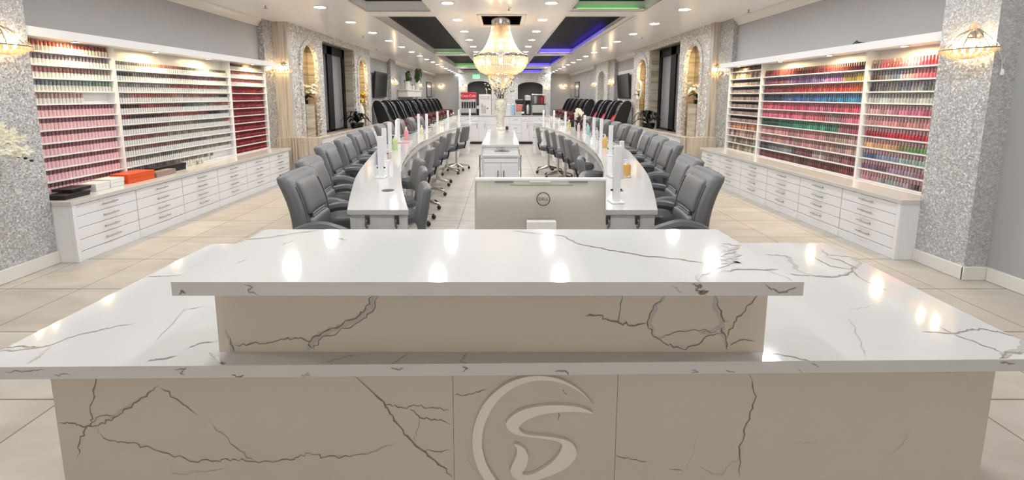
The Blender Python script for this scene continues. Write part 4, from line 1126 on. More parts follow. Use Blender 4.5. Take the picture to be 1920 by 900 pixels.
for s in (-1, 1):
    a, b = sorted((s * .002, s * .187)); d = bx('door', (a, -.188, .08), (b, -.17, .758), white, fc, bevel=.003)
    mb = MB(); mb.tube([(s * .032, -.213, .50), (s * .032, -.213, .68)], .006, 6)
    for z in (.52, .66): mb.tube([(s * .032, -.187, z), (s * .032, -.213, z)], .005, 6)
    mb.build('handle', nickel, d)
t = thing('napkin_stand', 'dark wire fan napkin stand on the small cabinet of the island', 'stand', (-.005, 5.16, .8505))
mb = MB()
for k in range(7):
    a = pi * (k + .5) / 7; mb.tube([(0, 0, .006), (.085 * cos(a), .0, .006 + .055 * sin(a))], .004, 5)
mb.build('wire_fan', nickel, t); MB().box((-.09, -.02, 0), (.09, .02, .006)).build('foot', nickel, t)
# tall mosaic vase with branches
t = thing('floral_vase', 'tall tapered mosaic vase with white blossom branches on the island', 'vase', (-.035, 7.6, .9205))
prof = [(0, 0), (.075, 0), (.078, .02), (.055, .05), (.062, .12), (.08, .24), (.098, .36), (.108, .44), (.104, .49), (.098, .515), (.108, .535), (.092, .535), (.085, .5)]
MB().lathe(prof, seg=24).build('vase_body', vase_c, t)
br = MB(); bl_ = MB(); lf = MB()
for k in range(22):
    a = random.uniform(0, 2 * pi); R = random.uniform(.12, .29); hgt = random.uniform(.12, .36)
    p0 = Vector((.02 * cos(a), .02 * sin(a), .45)); p2 = Vector((R * cos(a), R * .8 * sin(a), .53 + hgt)); p1 = Vector((R * .35 * cos(a), R * .35 * sin(a), .56 + hgt * .8))
    pts = [p0.lerp(p1, u).lerp(p1.lerp(p2, u), u) for u in (0, .25, .5, .75, 1)]
    br.tube(pts, .003, 4)
    for u in (.4, .5, .6, .7, .8, .9, 1):
        c = p0.lerp(p1, u).lerp(p1.lerp(p2, u), u) + Vector([random.uniform(-.02, .02) for _ in range(3)])
        (bl_ if random.random() < .8 else lf).ball(c, (.014, .014, .010), 6, 4)
    if k % 2:
        for j in range(6): bl_.ball(p2 + Vector((random.uniform(-.01, .01), random.uniform(-.01, .01), -.03 * j)), .010, 6, 4)
br.build('branches', stem_m, t); bl_.build('blossoms', petal_w, t); lf.build('leaves', leaf_m, t)
t = thing('candle_jar', 'small dark jar at the foot of the mosaic vase', 'jar', (.08, 7.66, .9205))
MB().lathe([(0, 0), (.025, 0), (.026, .05), (.024, .05)], seg=12).build('jar', maroon, t); MB().lathe([(.026, .05), (.026, .062), (0, .064)], seg=12).build('lid', nickel, t)

# ================================================================ REFRESHMENT BAR AT THE FAR END
BY = 13.75
bar = thing('refreshment_bar', 'white drawer counter across the far end of the aisle', 'counter', (0, BY, 0))
bx('counter_top', (-1.45, 0, .87), (1.5, .62, .9), quartz, bar, bevel=.004)
bx('body', (-1.42, .03, .08), (1.47, .6, .869), white, bar, bevel=.003)
bx('kick_board', (-1.40, .08, 0), (1.45, .6, .08), black_plastic, bar)
for x0, x1, n in ((-1.41, -.74, 1), (-.73, -.50, 0), (-.49, .22, 3), (.23, .60, 3), (.61, .83, 0), (.84, 1.46, 1)):
    if n == 3:
        for k in range(3):
            d = bx('drawer', (x0 + .005, .012, .1 + k * .255), (x1 - .005, .03, .345 + k * .255), white, bar, bevel=.003)
            MB().tube([((x0 + x1) / 2 - .06, -.005, .26 + k * .255), ((x0 + x1) / 2 + .06, -.005, .26 + k * .255)], .006, 6).build('handle', nickel, d)
    else:
        d = bx('drawer', (x0 + .005, .012, .72), (x1 - .005, .03, .86), white, bar, bevel=.003)
        MB().tube([((x0 + x1) / 2 - .03, -.005, .79), ((x0 + x1) / 2 + .03, -.005, .79)], .006, 6).build('handle', nickel, d)
        d = bx('door', (x0 + .005, .012, .1), (x1 - .005, .03, .71), white, bar, bevel=.003)
        MB().tube([(x1 - .05, -.005, .5), (x1 - .05, -.005, .66)], .006, 6).build('handle', nickel, d)
BZ = .9005
t = thing('soda_fountain', 'soda fountain with a red sign over its row of black taps', 'soda fountain', (-1.065, BY + .3, BZ))
bx('cabinet', (-.235, -.02, 0), (.235, .24, .5), steel, t, bevel=.008)
bx('drip_tray', (-.235, -.2, 0), (.235, -.02, .07), black_plastic, t, bevel=.004)
sg = bx('sign', (-.24, -.13, .50), (.24, .1, .71), sign_red, t, bevel=.01)
lettering('lettering', 'Coca-Cola', .105, card_white, sg, (0, -.132, .605), (pi / 2, 0, 0))
bx('tap_head', (-.225, -.16, .42), (.225, -.02, .49), steel, t, bevel=.006)
for k in range(6):
    x = -.19 + k * .076; MB().lathe([(0, .22), (.018, .22), (.022, .3), (.022, .40), (0, .42)], (x, -.10, 0), 8).build('tap', black_plastic, t)
t = thing('ice_machine', 'square stainless ice dispenser beside the soda fountain', 'ice machine', (-.545, BY + .3, BZ))
bx('housing', (-.185, -.2, 0), (.185, .26, .65), white_satin, t, bevel=.01)
bx('dispenser_bay', (-.12, -.212, .06), (.02, -.2, .30), steel, t, bevel=.004); bx('front_panel', (.03, -.21, .05), (.15, -.2, .3), card_white, t, bevel=.004); bx('badge', (.05, -.214, .2), (.11, -.209, .23), logo_grey, t)
MB().tube([(-.08, -.215, .36), (-.08, -.25, .33), (-.08, -.24, .28)], .018, 8).build('chute', steel, t)
bx('vent_grille', (-.15, -.208, .5), (.15, -.2, .6), steel, t)
t = thing('cup_dispenser', 'small black cup dispenser between the soda fountain and ice machine', 'dispenser', (-.775, BY + .25, BZ))
MB().lathe([(0, 0), (.04, 0), (.04, .32), (.035, .36), (0, .36)], seg=14).build('tube', black_plastic, t); MB().lathe([(.042, .2), (.042, .3)], seg=14).build('band', card_white, t)
for nm, lab, x, r, h, m in (('water_jug', 'large clear water jug behind the mosaic vase', .19, .085, .34, glass_clear), ('water_jug', 'blue drink jug on the bar beside the clear water jug', .345, .05, .36, liquid('liquid_blue', (130, 190, 220)))):
    t = thing(nm, lab, 'jug', (x, BY + .28, BZ)); MB().lathe([(0, 0), (r, 0), (r, h * .75), (r * .8, h * .85), (r * .8, h * .9)], seg=18).build('body', m, t)
    MB().lathe([(r * .82, h * .88), (r * .82, h * .95), (.02, h), (0, h)], seg=18).build('lid', card_white, t); MB().tube([(0, -r, h * .12), (0, -r - .04, h * .12), (0, -r - .045, h * .06)], .012, 6).build('tap', card_white, t)
t = thing('juice_dispenser', 'black topped juice dispenser with a red tank on the bar', 'dispenser', (.54, BY + .3, BZ))
bx('base', (-.13, -.16, 0), (.13, .16, .12), steel, t, bevel=.006); MB().cushion((-.115, -.12, .12), (.115, .14, .36), .03).build('tank', liquid('liquid_punch', (206, 92, 80)), t); MB().cushion((-.135, -.15, .36), (.135, .16, .49), .03).build('lid', black_plastic, t)
t = thing('syrup_bottle', 'dark bottle with a white label in front of the juice dispenser', 'bottle', (.645, BY + .14, BZ))
MB().lathe([(0, 0), (.04, 0), (.042, .17), (.016, .21), (.016, .25)], seg=14).build('body', black_gloss, t); MB().lathe([(.0428, .05), (.0432, .12)], seg=14).build('label', card_white, t); MB().lathe([(.018, .25), (.018, .275), (0, .275)], seg=10).build('cap', black_plastic, t)
t = thing('coffee_brewer', 'tall narrow coffee brewer on the bar, black head over a steel flask', 'coffee machine', (.80, BY + .3, BZ))
bx('stand', (-.085, .06, 0), (.085, .2, .56), black_plastic, t, bevel=.006); bx('foot', (-.085, -.14, 0), (.085, .2, .04), black_plastic, t, bevel=.004); bx('brew_head', (-.09, -.14, .46), (.09, .2, .62), steel, t, bevel=.012); MB().lathe([(.0, .46), (.06, .46), (.045, .37), (0, .37)], (0, -.05, 0), 14).build('filter_basket', black_plastic, t)
MB().lathe([(0, .04), (.06, .04), (.062, .28), (.04, .33), (0, .34)], (0, -.05, 0), 16).build('flask', steel, t)
t = thing('espresso_machine', 'wide espresso machine with a dark red canister on top of the bar', 'coffee machine', (1.14, BY + .3, BZ))
bx('housing', (-.21, -.18, 0), (.21, .22, .33), steel, t, bevel=.01); bx('drip_tray', (-.2, -.22, 0), (.2, -.18, .08), black_plastic, t, bevel=.004); bx('top_plate', (-.215, -.2, .33), (.215, .22, .36), black_plastic, t, bevel=.004)
MB().lathe([(0, .36), (.075, .36), (.08, .56), (.06, .6), (0, .6)], (.11, 0, 0), 16).build('canister', liquid('canister_red', (150, 22, 40)), t); MB().lathe([(0, .36), (.06, .36), (.085, .55), (.085, .6), (0, .6)], (-.1, 0, 0), 16).build('hopper', steel, t)
bx('cup_rail', (-.22, -.2, .63), (.22, .2, .66), chrome, t, bevel=.004)
for x in (-.2, .2):
    for y in (-.18, .18): MB().tube([(x, y, .35), (x, y, .64)], .008, 6).build('rail_post', chrome, t)
# ================================================================ CHANDELIER
ch = thing('chandelier', 'tiered crystal bead chandelier glowing warm over the aisle island', 'chandelier', (-.03, 8.15, 0))
MB().lathe([(0, 2.998), (.17, 2.998), (.17, 2.80), (.155, 2.74), (.0, 2.74)], seg=28).build('canopy', chrome, ch)
def strands(n, path, r, seg=4, jitter=0.0):
    mb = MB()
    for k in range(n):
        a = 2 * pi * (k + random.uniform(-jitter, jitter)) / n
        pts = path
        L = [(q * cos(a), q * sin(a), z) for q, z in pts]
        # beads: alternately thick and thin along the string
        fine = []; rr = []
        for p, q in zip(L, L[1:]):
            p = Vector(p); q = Vector(q); m = max(1, int((q - p).length / .022))
            for i in range(m): fine.append(p.lerp(q, i / m)); rr.append(r if len(fine) % 2 else r * .45)
        fine.append(Vector(L[-1])); rr.append(r * .4)
        mb.tube(fine, rr, seg, False)
    return mb
bell = [(.155, 2.78), (.165, 2.68), (.195, 2.56), (.245, 2.44), (.315, 2.33), (.40, 2.25), (.47, 2.205)]
strands(64, bell, .0085).build('bead_drape', crystal, ch)
MB().lathe([(.475, 2.235), (.50, 2.235), (.505, 2.21), (.50, 2.185), (.475, 2.185), (.475, 2.235)], seg=40).build('upper_ring', chrome, ch)
bowl = [(.495, 2.19), (.485, 2.12), (.45, 2.03), (.39, 1.95), (.30, 1.90), (.21, 1.885)]
strands(84, bowl, .0100).build('bead_bowl', crystal, ch)
MB().lathe([(.215, 1.905), (.235, 1.905), (.238, 1.885), (.215, 1.88), (.215, 1.905)], seg=32).build('lower_ring', chrome, ch)
strands(44, [(.225, 1.89), (.225, 1.83), (.20, 1.76), (.15, 1.69), (.09, 1.65), (.03, 1.63)], .0090).build('bead_basket', crystal, ch)
MB().ball((0, 0, 1.60), .03, 12, 8).build('finial_ball', crystal, ch)
for k in range(8):
    a = 2 * pi * k / 8; MB().ball((.33 * cos(a), .33 * sin(a), 2.12), (.024, .024, .04), 8, 6).build('bulb', bulb_ch, ch)
for k in range(6):
    a = 2 * pi * (k + .5) / 6; MB().ball((.19 * cos(a), .19 * sin(a), 2.38), (.022, .022, .036), 8, 6).build('bulb', bulb_ch, ch)
for k in range(3):
    a = 2 * pi * k / 3; MB().ball((.10 * cos(a), .10 * sin(a), 1.79), (.02, .02, .032), 8, 6).build('bulb', bulb_ch, ch)
mb = MB(); mb.tube([(0, 0, 2.75), (0, 0, 1.65)], .012, 8)
for k in range(8):
    a = 2 * pi * k / 8; mb.tube([(0, 0, 2.06), (.33 * cos(a), .33 * sin(a), 2.07)], .008, 5)
mb.build('stem_frame', chrome, ch)

# ================================================================ WALL SCONCES (half bowls of crystal strings)
def make_sconce():
    t = thing('wall_sconce', 'crystal sconce', 'wall lamp')      # wall at local x=0, faces +x
    MB().lathe([(0, 0), (.055, 0), (.06, .015), (.0, .02)], seg=18).build('back_plate', nickel, t, rot=(0, pi / 2, 0), loc=(0, 0, .06))
    mb = MB()
    for k in range(9):
        a = -pi / 2 + pi * k / 8
        mb.tube([(.02 + .02 * cos(a), .02 * sin(a), .13), (.03 + .07 * cos(a), .09 * sin(a), .09), (.03 + .15 * cos(a), .19 * sin(a), .0), (.03 + .16 * cos(a), .21 * sin(a), -.03)], .003, 4)
    mb.tube([(.03 + .16 * cos(-pi / 2 + pi * k / 12), .21 * sin(-pi / 2 + pi * k / 12), -.03) for k in range(13)], .005, 5)
    mb.tube([(0, 0, .06), (.07, 0, .06), (.07, 0, -.02)], .007, 6)
    mb.build('wire_frame', nickel, t)
    mb = MB()
    for k in range(13):
        a = -pi / 2 + pi * k / 12
        p = [(.03 + .15 * cos(a), .20 * sin(a), -.025), (.03 + .135 * cos(a), .175 * sin(a), -.06), (.03 + .09 * cos(a), .11 * sin(a), -.085), (.05, 0, -.10)]
        for u in range(3):
            for w in (0, .33, .66):
                q = [p[u][i] + (p[u + 1][i] - p[u][i]) * w for i in range(3)]; mb.ball(q, .011, 6, 4)
        q = (.03 + .155 * cos(a), .205 * sin(a), -.045); mb.ball(q, (.012, .012, .018), 6, 4)
        if k % 2 == 0:
            for w in (.3, .6): mb.ball((.03 + (.05 + .1 * w) * cos(a), (.05 + .15 * w) * sin(a), .11 - .13 * w), .010, 6, 4)
    mb.build('crystal_beads', crystal, t)['kind'] = 'stuff'
    MB().lathe([(.0, .19), (.016, .17), (.026, .14), (.02, .12), (0, .115)], (.035, 0, 0), 8).build('crown_crystal', crystal, t)
    for y in (-.07, .07): MB().ball((.085, y, .015), (.018, .018, .03), 8, 6).build('bulb', light_warm, t)
    return t
SC = [((-4.02, 3.58, 1.93), 0, 'crystal wall sconce on the silver column beside the left polish rack'), ((3.79, 3.62, 1.90), pi, 'crystal wall sconce on the silver column beside the right polish rack'),
      ((-4.05, 8.3, 2.0), -pi / 2, 'crystal wall sconce on the marble column beyond the left polish rack'), ((4.03, 8.4, 1.97), -pi / 2, 'crystal wall sconce on the marble column beyond the right polish rack'),
      ((-4.08, 16.75, 2.02), 0, 'crystal wall sconce between the television and the plant shelf'), ((-4.08, 21.9, 2.02), 0, 'crystal wall sconce past the plant shelf on the left wall'),
      ((4.08, 16.65, 2.02), pi, 'crystal wall sconce past the television on the right wall'), ((4.08, 19.65, 2.02), pi, 'crystal wall sconce past the silver arch on the right wall'),
      ((-3.80, 27.6, 2.08), -pi / 2, 'crystal wall sconce on the far wall in the left corner'), ((3.75, 27.6, 2.08), -pi / 2, 'crystal wall sconce on the far wall in the right corner'),
      ((-2.34, 26.5, 2.05), -pi / 2, 'crystal wall sconce beside the left dark arch'), ((2.62, 26.5, 2.05), -pi / 2, 'crystal wall sconce beside the right dark arch')]
place_set(make_sconce(), [(a, r, l, 'crystal wall sconces') for a, r, l in SC])
t = thing('sconce_cord', 'thin pale cord with a white teardrop switch hanging by the right sconce', 'cord', (3.79, 3.47, 0))
MB().tube(catmull([(-.01, .1, 1.93), (-.015, .0, 1.88), (.03, -.008, 1.83), (.06, -.008, 1.76), (.062, -.008, 1.70)], 5, False), .003, 5).build('cable', trim_w, t)
MB().lathe([(0, 0), (.012, .005), (.016, .02), (.006, .05), (0, .055)], (.062, -.017, 1.655), 10).build('switch', card_white, t)

t = thing('cable_bundle', 'small tangle of black cable lying on top of the right rack header', 'cable', (3.93, 4.98, 2.0605))
mb = MB(); mb.tube(catmull([(0, -.16, .006), (.02, -.08, .01), (-.02, .0, .03), (.02, .05, .05), (-.02, .03, .03), (.0, .1, .008), (.02, .2, .006)], 5, False), .006, 5); mb.build('cable', black_plastic, t); bx('plug', (-.02, -.02, 0), (.02, .03, .025), black_plastic, t, bevel=.004)
# ================================================================ CEILING DOWNLIGHTS
dl = thing('ceiling_downlight', 'downlight', 'ceiling light')
MB().lathe([(.100, .0), (.104, -.006), (.088, -.010), (.080, -.004), (.080, .0)], seg=24).build('trim_ring', trim_w, dl)
MB().lathe([(0, -.0035), (.081, -.0035)], seg=24).build('diffuser', light_day, dl)
spots = []
for k in range(-4, 16):
    for side, x in (('left', -2.79), ('right', 2.86)):
        spots.append(((x, 6.98 + 1.377 * k + (.18 if side == 'right' else 0), CZ), 0, 'round recessed ceiling light in the outer %s row, %s from the entrance' % (side, ORD[k + 4]), 'outer rows of ceiling lights'))
for k in range(-4, 14):
    for side, x in (('left', -.80), ('right', .715)):
        spots.append(((x, 6.67 + 1.43 * k, CZ), 0, 'round recessed ceiling light in the inner %s row, %s from the entrance' % (side, ORD[k + 4]), 'inner rows of ceiling lights'))
place_set(dl, spots)
sp = thing('ceiling_sprinkler', 'sprinkler', 'sprinkler')
MB().lathe([(0, 0), (.045, 0), (.045, -.006), (.02, -.012), (0, -.012)], seg=16).build('escutcheon', trim_w, sp)
mb = MB(); mb.tube([(0, 0, -.01), (0, 0, -.05)], .008, 6); mb.lathe([(0, -.05), (.03, -.05), (.03, -.054), (0, -.054)], seg=12); mb.build('head', nickel, sp)
SPK = [((-3.55, 6.84), 'fire sprinkler on the ceiling over the left drawer cabinets'), ((3.87, 7.17), 'fire sprinkler on the ceiling over the right drawer cabinets'), ((-3.13, 10.17), 'fire sprinkler on the ceiling outside the left outer row of lights'), ((3.2, 10.4), 'fire sprinkler on the ceiling outside the right outer row of lights'), ((.1, 7.05), 'fire sprinkler on the ceiling just before the chandelier recess'), ((-3.6, 12.9), 'fire sprinkler on the ceiling before the left television')]
place_set(sp, [((*a, CZ + .002), 0, l, 'ceiling sprinklers') for a, l in SPK])
t = thing('exit_sign', 'small green exit sign hanging over the left dark arch', 'sign', (-1.52, 26.0, 2.62)); bx('sign_plate', (-.2, -.02, -.12), (.2, .02, .12), exit_green, t, bevel=.005)
lettering('lettering', 'EXIT', .17, card_white, t, (0, -.022, 0), (pi / 2, 0, 0)); MB().tube([(0, 0, .12), (0, 0, .23)], .01, 6).build('hanger', nickel, t)

# ================================================================ PLANTS AND VASES IN THE NICHES
def flower(mb, c, nrm, r):
    nrm = Vector(nrm).normalized(); u = nrm.orthogonal().normalized(); v = nrm.cross(u); c = Vector(c)
    for k in range(5):
        a = 2 * pi * k / 5 + random.random(); d = u * cos(a) + v * sin(a); w = nrm.cross(d)
        q = [c, c + d * r * .5 + w * r * .38 + nrm * r * .12, c + d * r + nrm * r * .02, c + d * r * .5 - w * r * .38 + nrm * r * .12]
        m = c + d * r * .5 - nrm * r * .03
        mb.add(q + [m], [(0, 1, 4), (1, 2, 4), (2, 3, 4), (3, 0, 4)])
    mb.ball(c + nrm * r * .12, r * .16, 6, 4)
def strap_leaf(mb, c, a, L, rise, w):
    c = Vector(c); d = Vector((cos(a), sin(a), 0)); s = Vector((-sin(a), cos(a), 0)); vs = []
    N = 6
    for i in range(N + 1):
        t = i / N; p = c + d * L * t + Vector((0, 0, rise * sin(pi * t * .8) - L * .25 * t * t)); ww = w * sin(pi * (t * .9 + .08))
        vs += [p + s * ww + Vector((0, 0, .01)), p - s * ww + Vector((0, 0, .01)), p - Vector((0, 0, .006))]
    fs = []
    for i in range(N):
        for a_, b_ in ((0, 2), (2, 1)): fs.append((3 * i + a_, 3 * i + b_, 3 * i + 3 + b_, 3 * i + 3 + a_))
    mb.add(vs, fs)
def bouquet(name, lab, loc, pot, petals, n, R, z0, leaves=8, fr=.05, lean=(0, 0)):
    t = thing(name, lab, 'flowers', loc)
    prof, pm = pot
    MB().lathe(prof, seg=18).build('vase', pm, t)
    f = MB(); st = MB(); lf = MB()
    for k in range(n):
        a = random.uniform(0, 2 * pi); e = random.uniform(.1, 1); c = Vector((R * e * cos(a) + lean[0], R * e * sin(a) + lean[1], z0 + random.uniform(0, R * 1.1)))
        flower(f, c, (c - Vector((lean[0], lean[1], z0 - .05))), fr); st.tube([(0, 0, z0 - .12), (c.x * .4, c.y * .4, z0 - .02), c], .003, 4)
    for k in range(leaves): strap_leaf(lf, (0, 0, z0 - .08), 2 * pi * k / leaves, random.uniform(.1, .2), .06, .025)
    st.build('stems', stem_m, t); f.build('petals', petals, t); lf.build('leaves', leaf_m if leaves < 9 else leaf_dark, t)
    return t
nl = thing('niche_light', 'lamp', 'lamp')
MB().lathe([(0, 0), (.05, 0), (.052, -.01), (.042, -.014), (.04, -.006)], seg=16).build('rim', nickel, nl)
MB().lathe([(0, -.007), (.04, -.007)], seg=16).build('lens', niche_glow, nl)
place_set(nl, [((sx_ * 4.10, y_, 2.60), 0, 'warm lamp at the crown of the %s arched niche on the %s' % (o_, s_), 'niche lamps') for sx_, s_, y_, o_ in ((-1, 'left', 9.19, 'first'), (-1, 'left', 12.62, 'second'), (1, 'right', 9.24, 'first'), (1, 'right', 12.55, 'second'))])
small_pot = ([(0, 0), (.05, 0), (.065, .09), (.058, .09)], black_gloss)
for side, x, y, h in (('left', -4.11, 9.2, .55), ('right', 4.08, 9.25, .55)):
    o = bx('stone_plinth', (x - .13, y - .2, .6305), (x + .13, y + .2, .7805 + h), traver, bevel=.004); tag(o, 'stacked stone plinth inside the first arched niche on the %s' % side, 'plinth')
bouquet('orchid_arrangement', 'white orchid bouquet in a dark pot in the first left niche', (-4.08, 9.2, 1.331), small_pot, petal_w, 22, .17, .20, 9, .075, (.08, .0))
bouquet('lily_arrangement', 'white lily bouquet with green leaves in the first right niche', (4.05, 9.25, 1.331), small_pot, petal_w, 16, .17, .24, 8, .085, (-.06, 0))
tall = ([(0, 0), (.08, 0), (.1, .05), (.12, .25), (.125, .42), (.09, .58), (.06, .62), (.075, .66), (.06, .66)], vase_w)
bouquet('floral_vase', 'tall cream vase with yellow flowers in the second left niche', (-4.05, 12.6, .6305), tall, petal_y, 34, .18, .76, 4, .07)
slim = ([(0, 0), (.05, 0), (.055, .3), (.05, .44), (.035, .5), (.04, .52)], vase_w)
t = bouquet('floral_vase', 'white vase with a looping white orchid wreath in the second right niche', (3.82, 12.45, .6305), slim, petal_w, 10, .1, .95, 5, .06)
mb = MB(); mb.tube([(.0, .0 + .20 * sin(2 * pi * k / 24), .95 + .24 * cos(2 * pi * k / 24) + .08) for k in range(25)], .035, 6, False); mb.tube([(0, 0, .5), (0, 0, .8)], .012, 6); mb.build('wreath', petal_w, t)
for side, x, y in (('left', -3.72, 11.3), ('right', 3.70, 11.2)):
    t = thing('potted_plant', 'dark strap-leaved potted plant on the %s marble ledge before the window' % side, 'plant', (x, y, .6305))
    MB().lathe([(0, 0), (.12, 0), (.17, .16), (.16, .2), (.14, .2), (0, .18)], seg=18).build('pot', black_gloss, t)
    mb = MB()
    for k in range(26): strap_leaf(mb, (0, 0, .18), 2 * pi * k / 26 + random.uniform(-.1, .1), random.uniform(.2, .42), random.uniform(.12, .38), .045)
    mb.build('leaves', leaf_dark, t)
# orchid reaching into view beside the left silver column
t = thing('orchid_arrangement', 'large white orchid spray hanging in front of the left silver column', 'flowers', (-3.63, 2.53, 0))
MB().lathe([(0, 0), (.13, 0), (.16, .1), (.17, .5), (.12, .75), (.14, .8), (.12, .8)], seg=20).build('floor_vase', vase_w, t)
st = MB(); f = MB(); d_ = MB()
for j in range(3):
    pts = catmull([(0, 0, .75), (-.02 - .01 * j, .25, 1.18 + .03 * j), (-.05 - .04 * j, .55, 1.25 + .03 * j), (-.06 - .05 * j, .78, 1.10 + .04 * j)], 6, False)
    st.tube(pts, .005, 5)
    for p in pts[9:]:
        for _ in range(5):
            c = Vector(p) + Vector([random.uniform(-.06, .06) for _ in range(3)]); flower(f, c, (.8, -.6, random.uniform(-.3, .5)), .045)
for k in range(4): d_.ball((-.03 + random.uniform(-.03, .03), .80 + random.uniform(-.02, .05), 1.06 - .03 * k * .6), (.014, .014, .011), 6, 4)
st.build('stems', stem_m, t); f.build('petals', petal_w, t); d_.build('buds', leaf_dark, t)['kind'] = 'stuff'
t = thing('orchid_arrangement', 'low white orchid pot on the right manicure table among the far lamps', 'flowers', (1.66, 9.6, TZ + .0005))
MB().lathe([(0, 0), (.06, 0), (.08, .12), (.07, .12)], seg=14).build('pot', black_gloss, t)
f = MB(); lf = MB(); st = MB()
for k in range(12):
    c = Vector((random.uniform(-.05, .05), -.25 + .045 * k, .38 + .05 * sin(k * .9))); flower(f, c, (-.2, -1, .3), .06); st.tube([(0, 0, .1), (c.x * .5, c.y * .4, .3), c], .004, 4)
for k in range(8): strap_leaf(lf, (0, 0, .1), 2 * pi * k / 8, .24, .14, .03)
st.build('stems', stem_m, t); f.build('petals', petal_w, t); lf.build('leaves', leaf_dark, t)

# ================================================================ WALL THINGS FURTHER BACK
def tv(name, lab, X, s, y0, y1, z0, z1, surround):
    t = thing(name, lab, 'television', (X, (y0 + y1) / 2, (z0 + z1) / 2)); w = (y1 - y0) / 2; h = (z1 - z0) / 2
    if surround:
        bx('surround', (min(0, s * .02), -w - .25, -h - .12), (max(0, s * .02), w + .25, h + .12), trim_w, t, bevel=.01)
    rz = (0, -s * radians(-5), 0)
    a, b = sorted((s * .06, s * .11)); bx('housing', (a, -w, -h), (b, w, h), black_plastic, t, rot=rz, bevel=.006)
    a, b = sorted((s * .109, s * .113)); bx('screen', (a, -w + .03, -h + .03), (b, w - .03, h - .03), black_gloss, t, rot=rz)
    a, b = sorted((0, s * .07)); bx('wall_bracket', (a, -.15, -.15), (b, .15, .15), black_plastic, t)
tv('wall_television', 'black wall television above the pedicure chairs on the left wall', -4.2, 1, 14.35, 15.85, 1.46, 2.3, False)
tv('wall_television', 'black wall television in a pale surround on the right wall', 4.2, -1, 14.45, 15.9, 1.42, 2.24, True)
for side, s, y0, y1 in (('left', 1, 24.6, 26.2), ('right', -1, 24.3, 25.7)):
    t = thing('wall_mirror', 'tall grey panel in a dark frame far down the %s wall' % side, 'mirror', (-s * 4.2, (y0 + y1) / 2, 1.85)); w = (y1 - y0) / 2
    mb = MB()
    for p, q in (((-w, -.43), (-w + .12, .43)), ((w - .12, -.43), (w, .43)), ((-w, .37), (w, .43)), ((-w, -.43), (w, -.37))): mb.box((min(0, s * .04), p[0], p[1]), (max(0, s * .04), q[0], q[1]))
    mb.build('frame', hall_grey, t); bx('pane', (min(0, s * .02), -w + .1, -.38), (max(0, s * .02), w - .1, .38), mat('mirror_' + side, C(150, 142, 146), .3), t)
    t = thing('chair_rail', 'short grey rail on the %s wall beneath the television' % side, 'rail', (-s * 4.2, 13.95, 1.1)); bx('board', (min(0, s * .04), -.5, -.08), (max(0, s * .04), .3, .08), hall_grey, t, bevel=.006); bx('cap_strip', (min(0, s * .05), -.5, .08), (max(0, s * .05), .3, .1), seam_grey, t)
t = thing('display_shelf', 'white box shelf with potted greenery on the left wall', 'shelf', (-4.2, 19.4, 1.46))
bx('shelf_box', (0, -1.5, 0), (.4, 1.5, .26), trim_w, t, bevel=.01); bx('shelf_board', (0, -1.6, .26), (.44, 1.6, .30), trim_w, t, bevel=.006)
for k, (y, h, lab) in enumerate(((18.4, .62, 'bushy green plant in a white pot, first on the wall shelf'), (20.5, .62, 'spiky green plant in a white pot, last on the wall shelf'))):
    t = thing('potted_plant', lab, 'plant', (-3.93, y, 1.7605)); MB().lathe([(0, 0), (.10, 0), (.13, .34), (.11, .34), (0, .3)], seg=14).build('pot', vase_w, t)
    mb = MB()
    for j in range(30): strap_leaf(mb, (0, 0, .3), random.uniform(-1.9, 1.9), random.uniform(.12, .34), random.uniform(.1, .5) if k == 0 else random.uniform(.2, .7), .05)
    mb.tube([(0, 0, .3), (0, 0, .8)], [.05, .005], 5); mb.build('leaves', leaf_m, t)
for y, lab in ((19.1, 'small white jar between the two plants on the wall shelf'), (19.8, 'second small white jar on the wall shelf, nearer the spiky plant')):
    t = thing('lidded_jar', lab, 'jar', (-3.98, y, 1.7605)); MB().lathe([(0, 0), (.08, 0), (.1, .14), (.06, .2)], seg=14).build('body', vase_w, t); MB().lathe([(.065, .2), (.05, .24), (.012, .25), (.014, .28), (0, .29)], seg=12).build('lid', nickel, t)

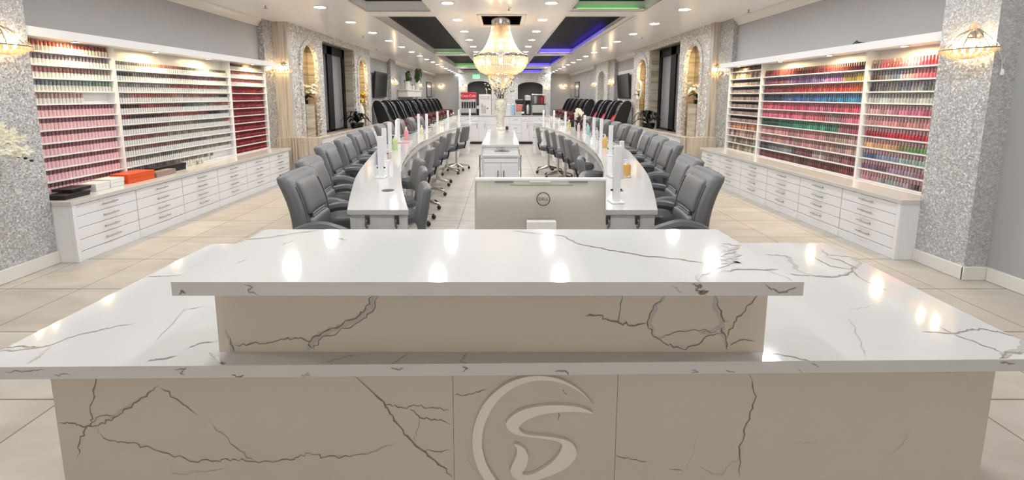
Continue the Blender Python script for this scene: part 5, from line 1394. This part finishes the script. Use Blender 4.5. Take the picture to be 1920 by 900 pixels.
# ================================================================ PEDICURE CHAIRS
def make_spa(seat_m, pad_m, name):
    t = thing(name, 'pedicure chair', 'massage chair')      # front is local +x
    shell = [(-.30, .30), (.10, .30), (.12, .50), (-.02, .62), (-.10, .85), (-.22, 1.12), (-.34, 1.30), (-.46, 1.36), (-.56, 1.33), (-.60, 1.20), (-.52, .90), (-.42, .55)]
    sh = catmull(shell, 4)
    for s in (-1, 1):
        mb = MB(); mb.prism(sh, -.035, .035); mb.build('side_shell', black_leather, t, rot=(pi / 2, 0, 0), loc=(0, s * .30, 0), bevel=.012)
    def lean(p):
        u = (p.z - .5) / .8; return (p.x - .42 * u - .04 * sin(pi * u), p.y, p.z)
    MB().cushion((-.20, -.262, .50), (-.02, .262, 1.30), .05, n=(2, 5, 8), warp=lean).build('backrest', char_leather, t)
    MB().cushion((-.06, -.2, 1.02), (.02, .2, 1.22), .035, n=(2, 5, 4), warp=lean).build('headrest', pad_m, t)
    if seat_m is red_leather: MB().cushion((-.06, -.21, .56), (.03, .21, .92), .04, n=(2, 5, 5), warp=lean).build('back_pad', seat_m, t)
    MB().cushion((-.12, -.26, .42), (.48, .26, .58), .05).build('seat', seat_m, t)
    for s in (-1, 1):
        MB().cushion((-.08, s * .33 - .06, .50), (.50, s * .33 + .06, .74), .05).build('armrest', maroon, t)
    MB().cushion((-.35, -.33, .0), (.48, .33, .40), .05).build('base', black_plastic, t)
    mb = MB(); mb.lathe([(.30, .0), (.34, .02), (.36, .34), (.33, .36), (.31, .30), (.27, .1), (0, .08)], (.82, 0, 0), 20); mb.build('foot_tub', vase_w, t)
    MB().tube([(.5, .2, .3), (.55, .2, .52), (.64, .2, .50)], .015, 6).build('faucet', chrome, t)
    return t
k1 = make_spa(maroon, char_leather, 'pedicure_chair')
place_set(k1, [((-3.42, 14.15 + 1.25 * k, 0), -.12, 'black high-backed pedicure chair along the left wall, %s from the niche wall' % ORD[k], 'pedicure chairs on the left') for k in range(10)]
          + [((3.42, 19.9 + 1.33 * k, 0), pi + .12, 'black high-backed pedicure chair beyond the silver arch on the right, %s past it' % ORD[k], 'pedicure chairs far on the right') for k in range(5)])
k2 = make_spa(red_leather, char_leather, 'pedicure_chair')
place_set(k2, [((3.22, 13.5 + 1.3 * k, 0), pi + .12, 'black pedicure chair with a red cushion on the right, %s from the niche wall' % ORD[k], 'red-cushioned pedicure chairs') for k in range(3)])

# ================================================================ LIGHT, CAMERA, COLOUR
w = bpy.data.worlds.new('world'); sc.world = w; w.use_nodes = True
w.node_tree.nodes['Background'].inputs[0].default_value = (1, 0.97, 0.92, 1); w.node_tree.nodes['Background'].inputs[1].default_value = 1.7
cam = bpy.data.cameras.new('camera'); co = bpy.data.objects.new('camera', cam); COL.objects.link(co); sc.camera = co
co.location = (0, 0, H); co.rotation_euler = (pi / 2 - TH, 0, 0)
cam.sensor_width = 36; cam.lens = F * 36 / 1920
cam.shift_x = (960 - CX) / 1920; cam.shift_y = -(450 - CY) / 1920
cam.clip_start = .05; cam.clip_end = 200
sc.view_settings.view_transform = 'Standard'; sc.view_settings.look = 'None'
sc.view_settings.exposure = 0.65; sc.view_settings.gamma = 1.0; sc.view_settings.use_curve_mapping = False
sc.cycles.use_denoising = True
sc.cycles.max_bounces = 12; sc.cycles.diffuse_bounces = 8; sc.cycles.glossy_bounces = 4; sc.cycles.sample_clamp_indirect = 6
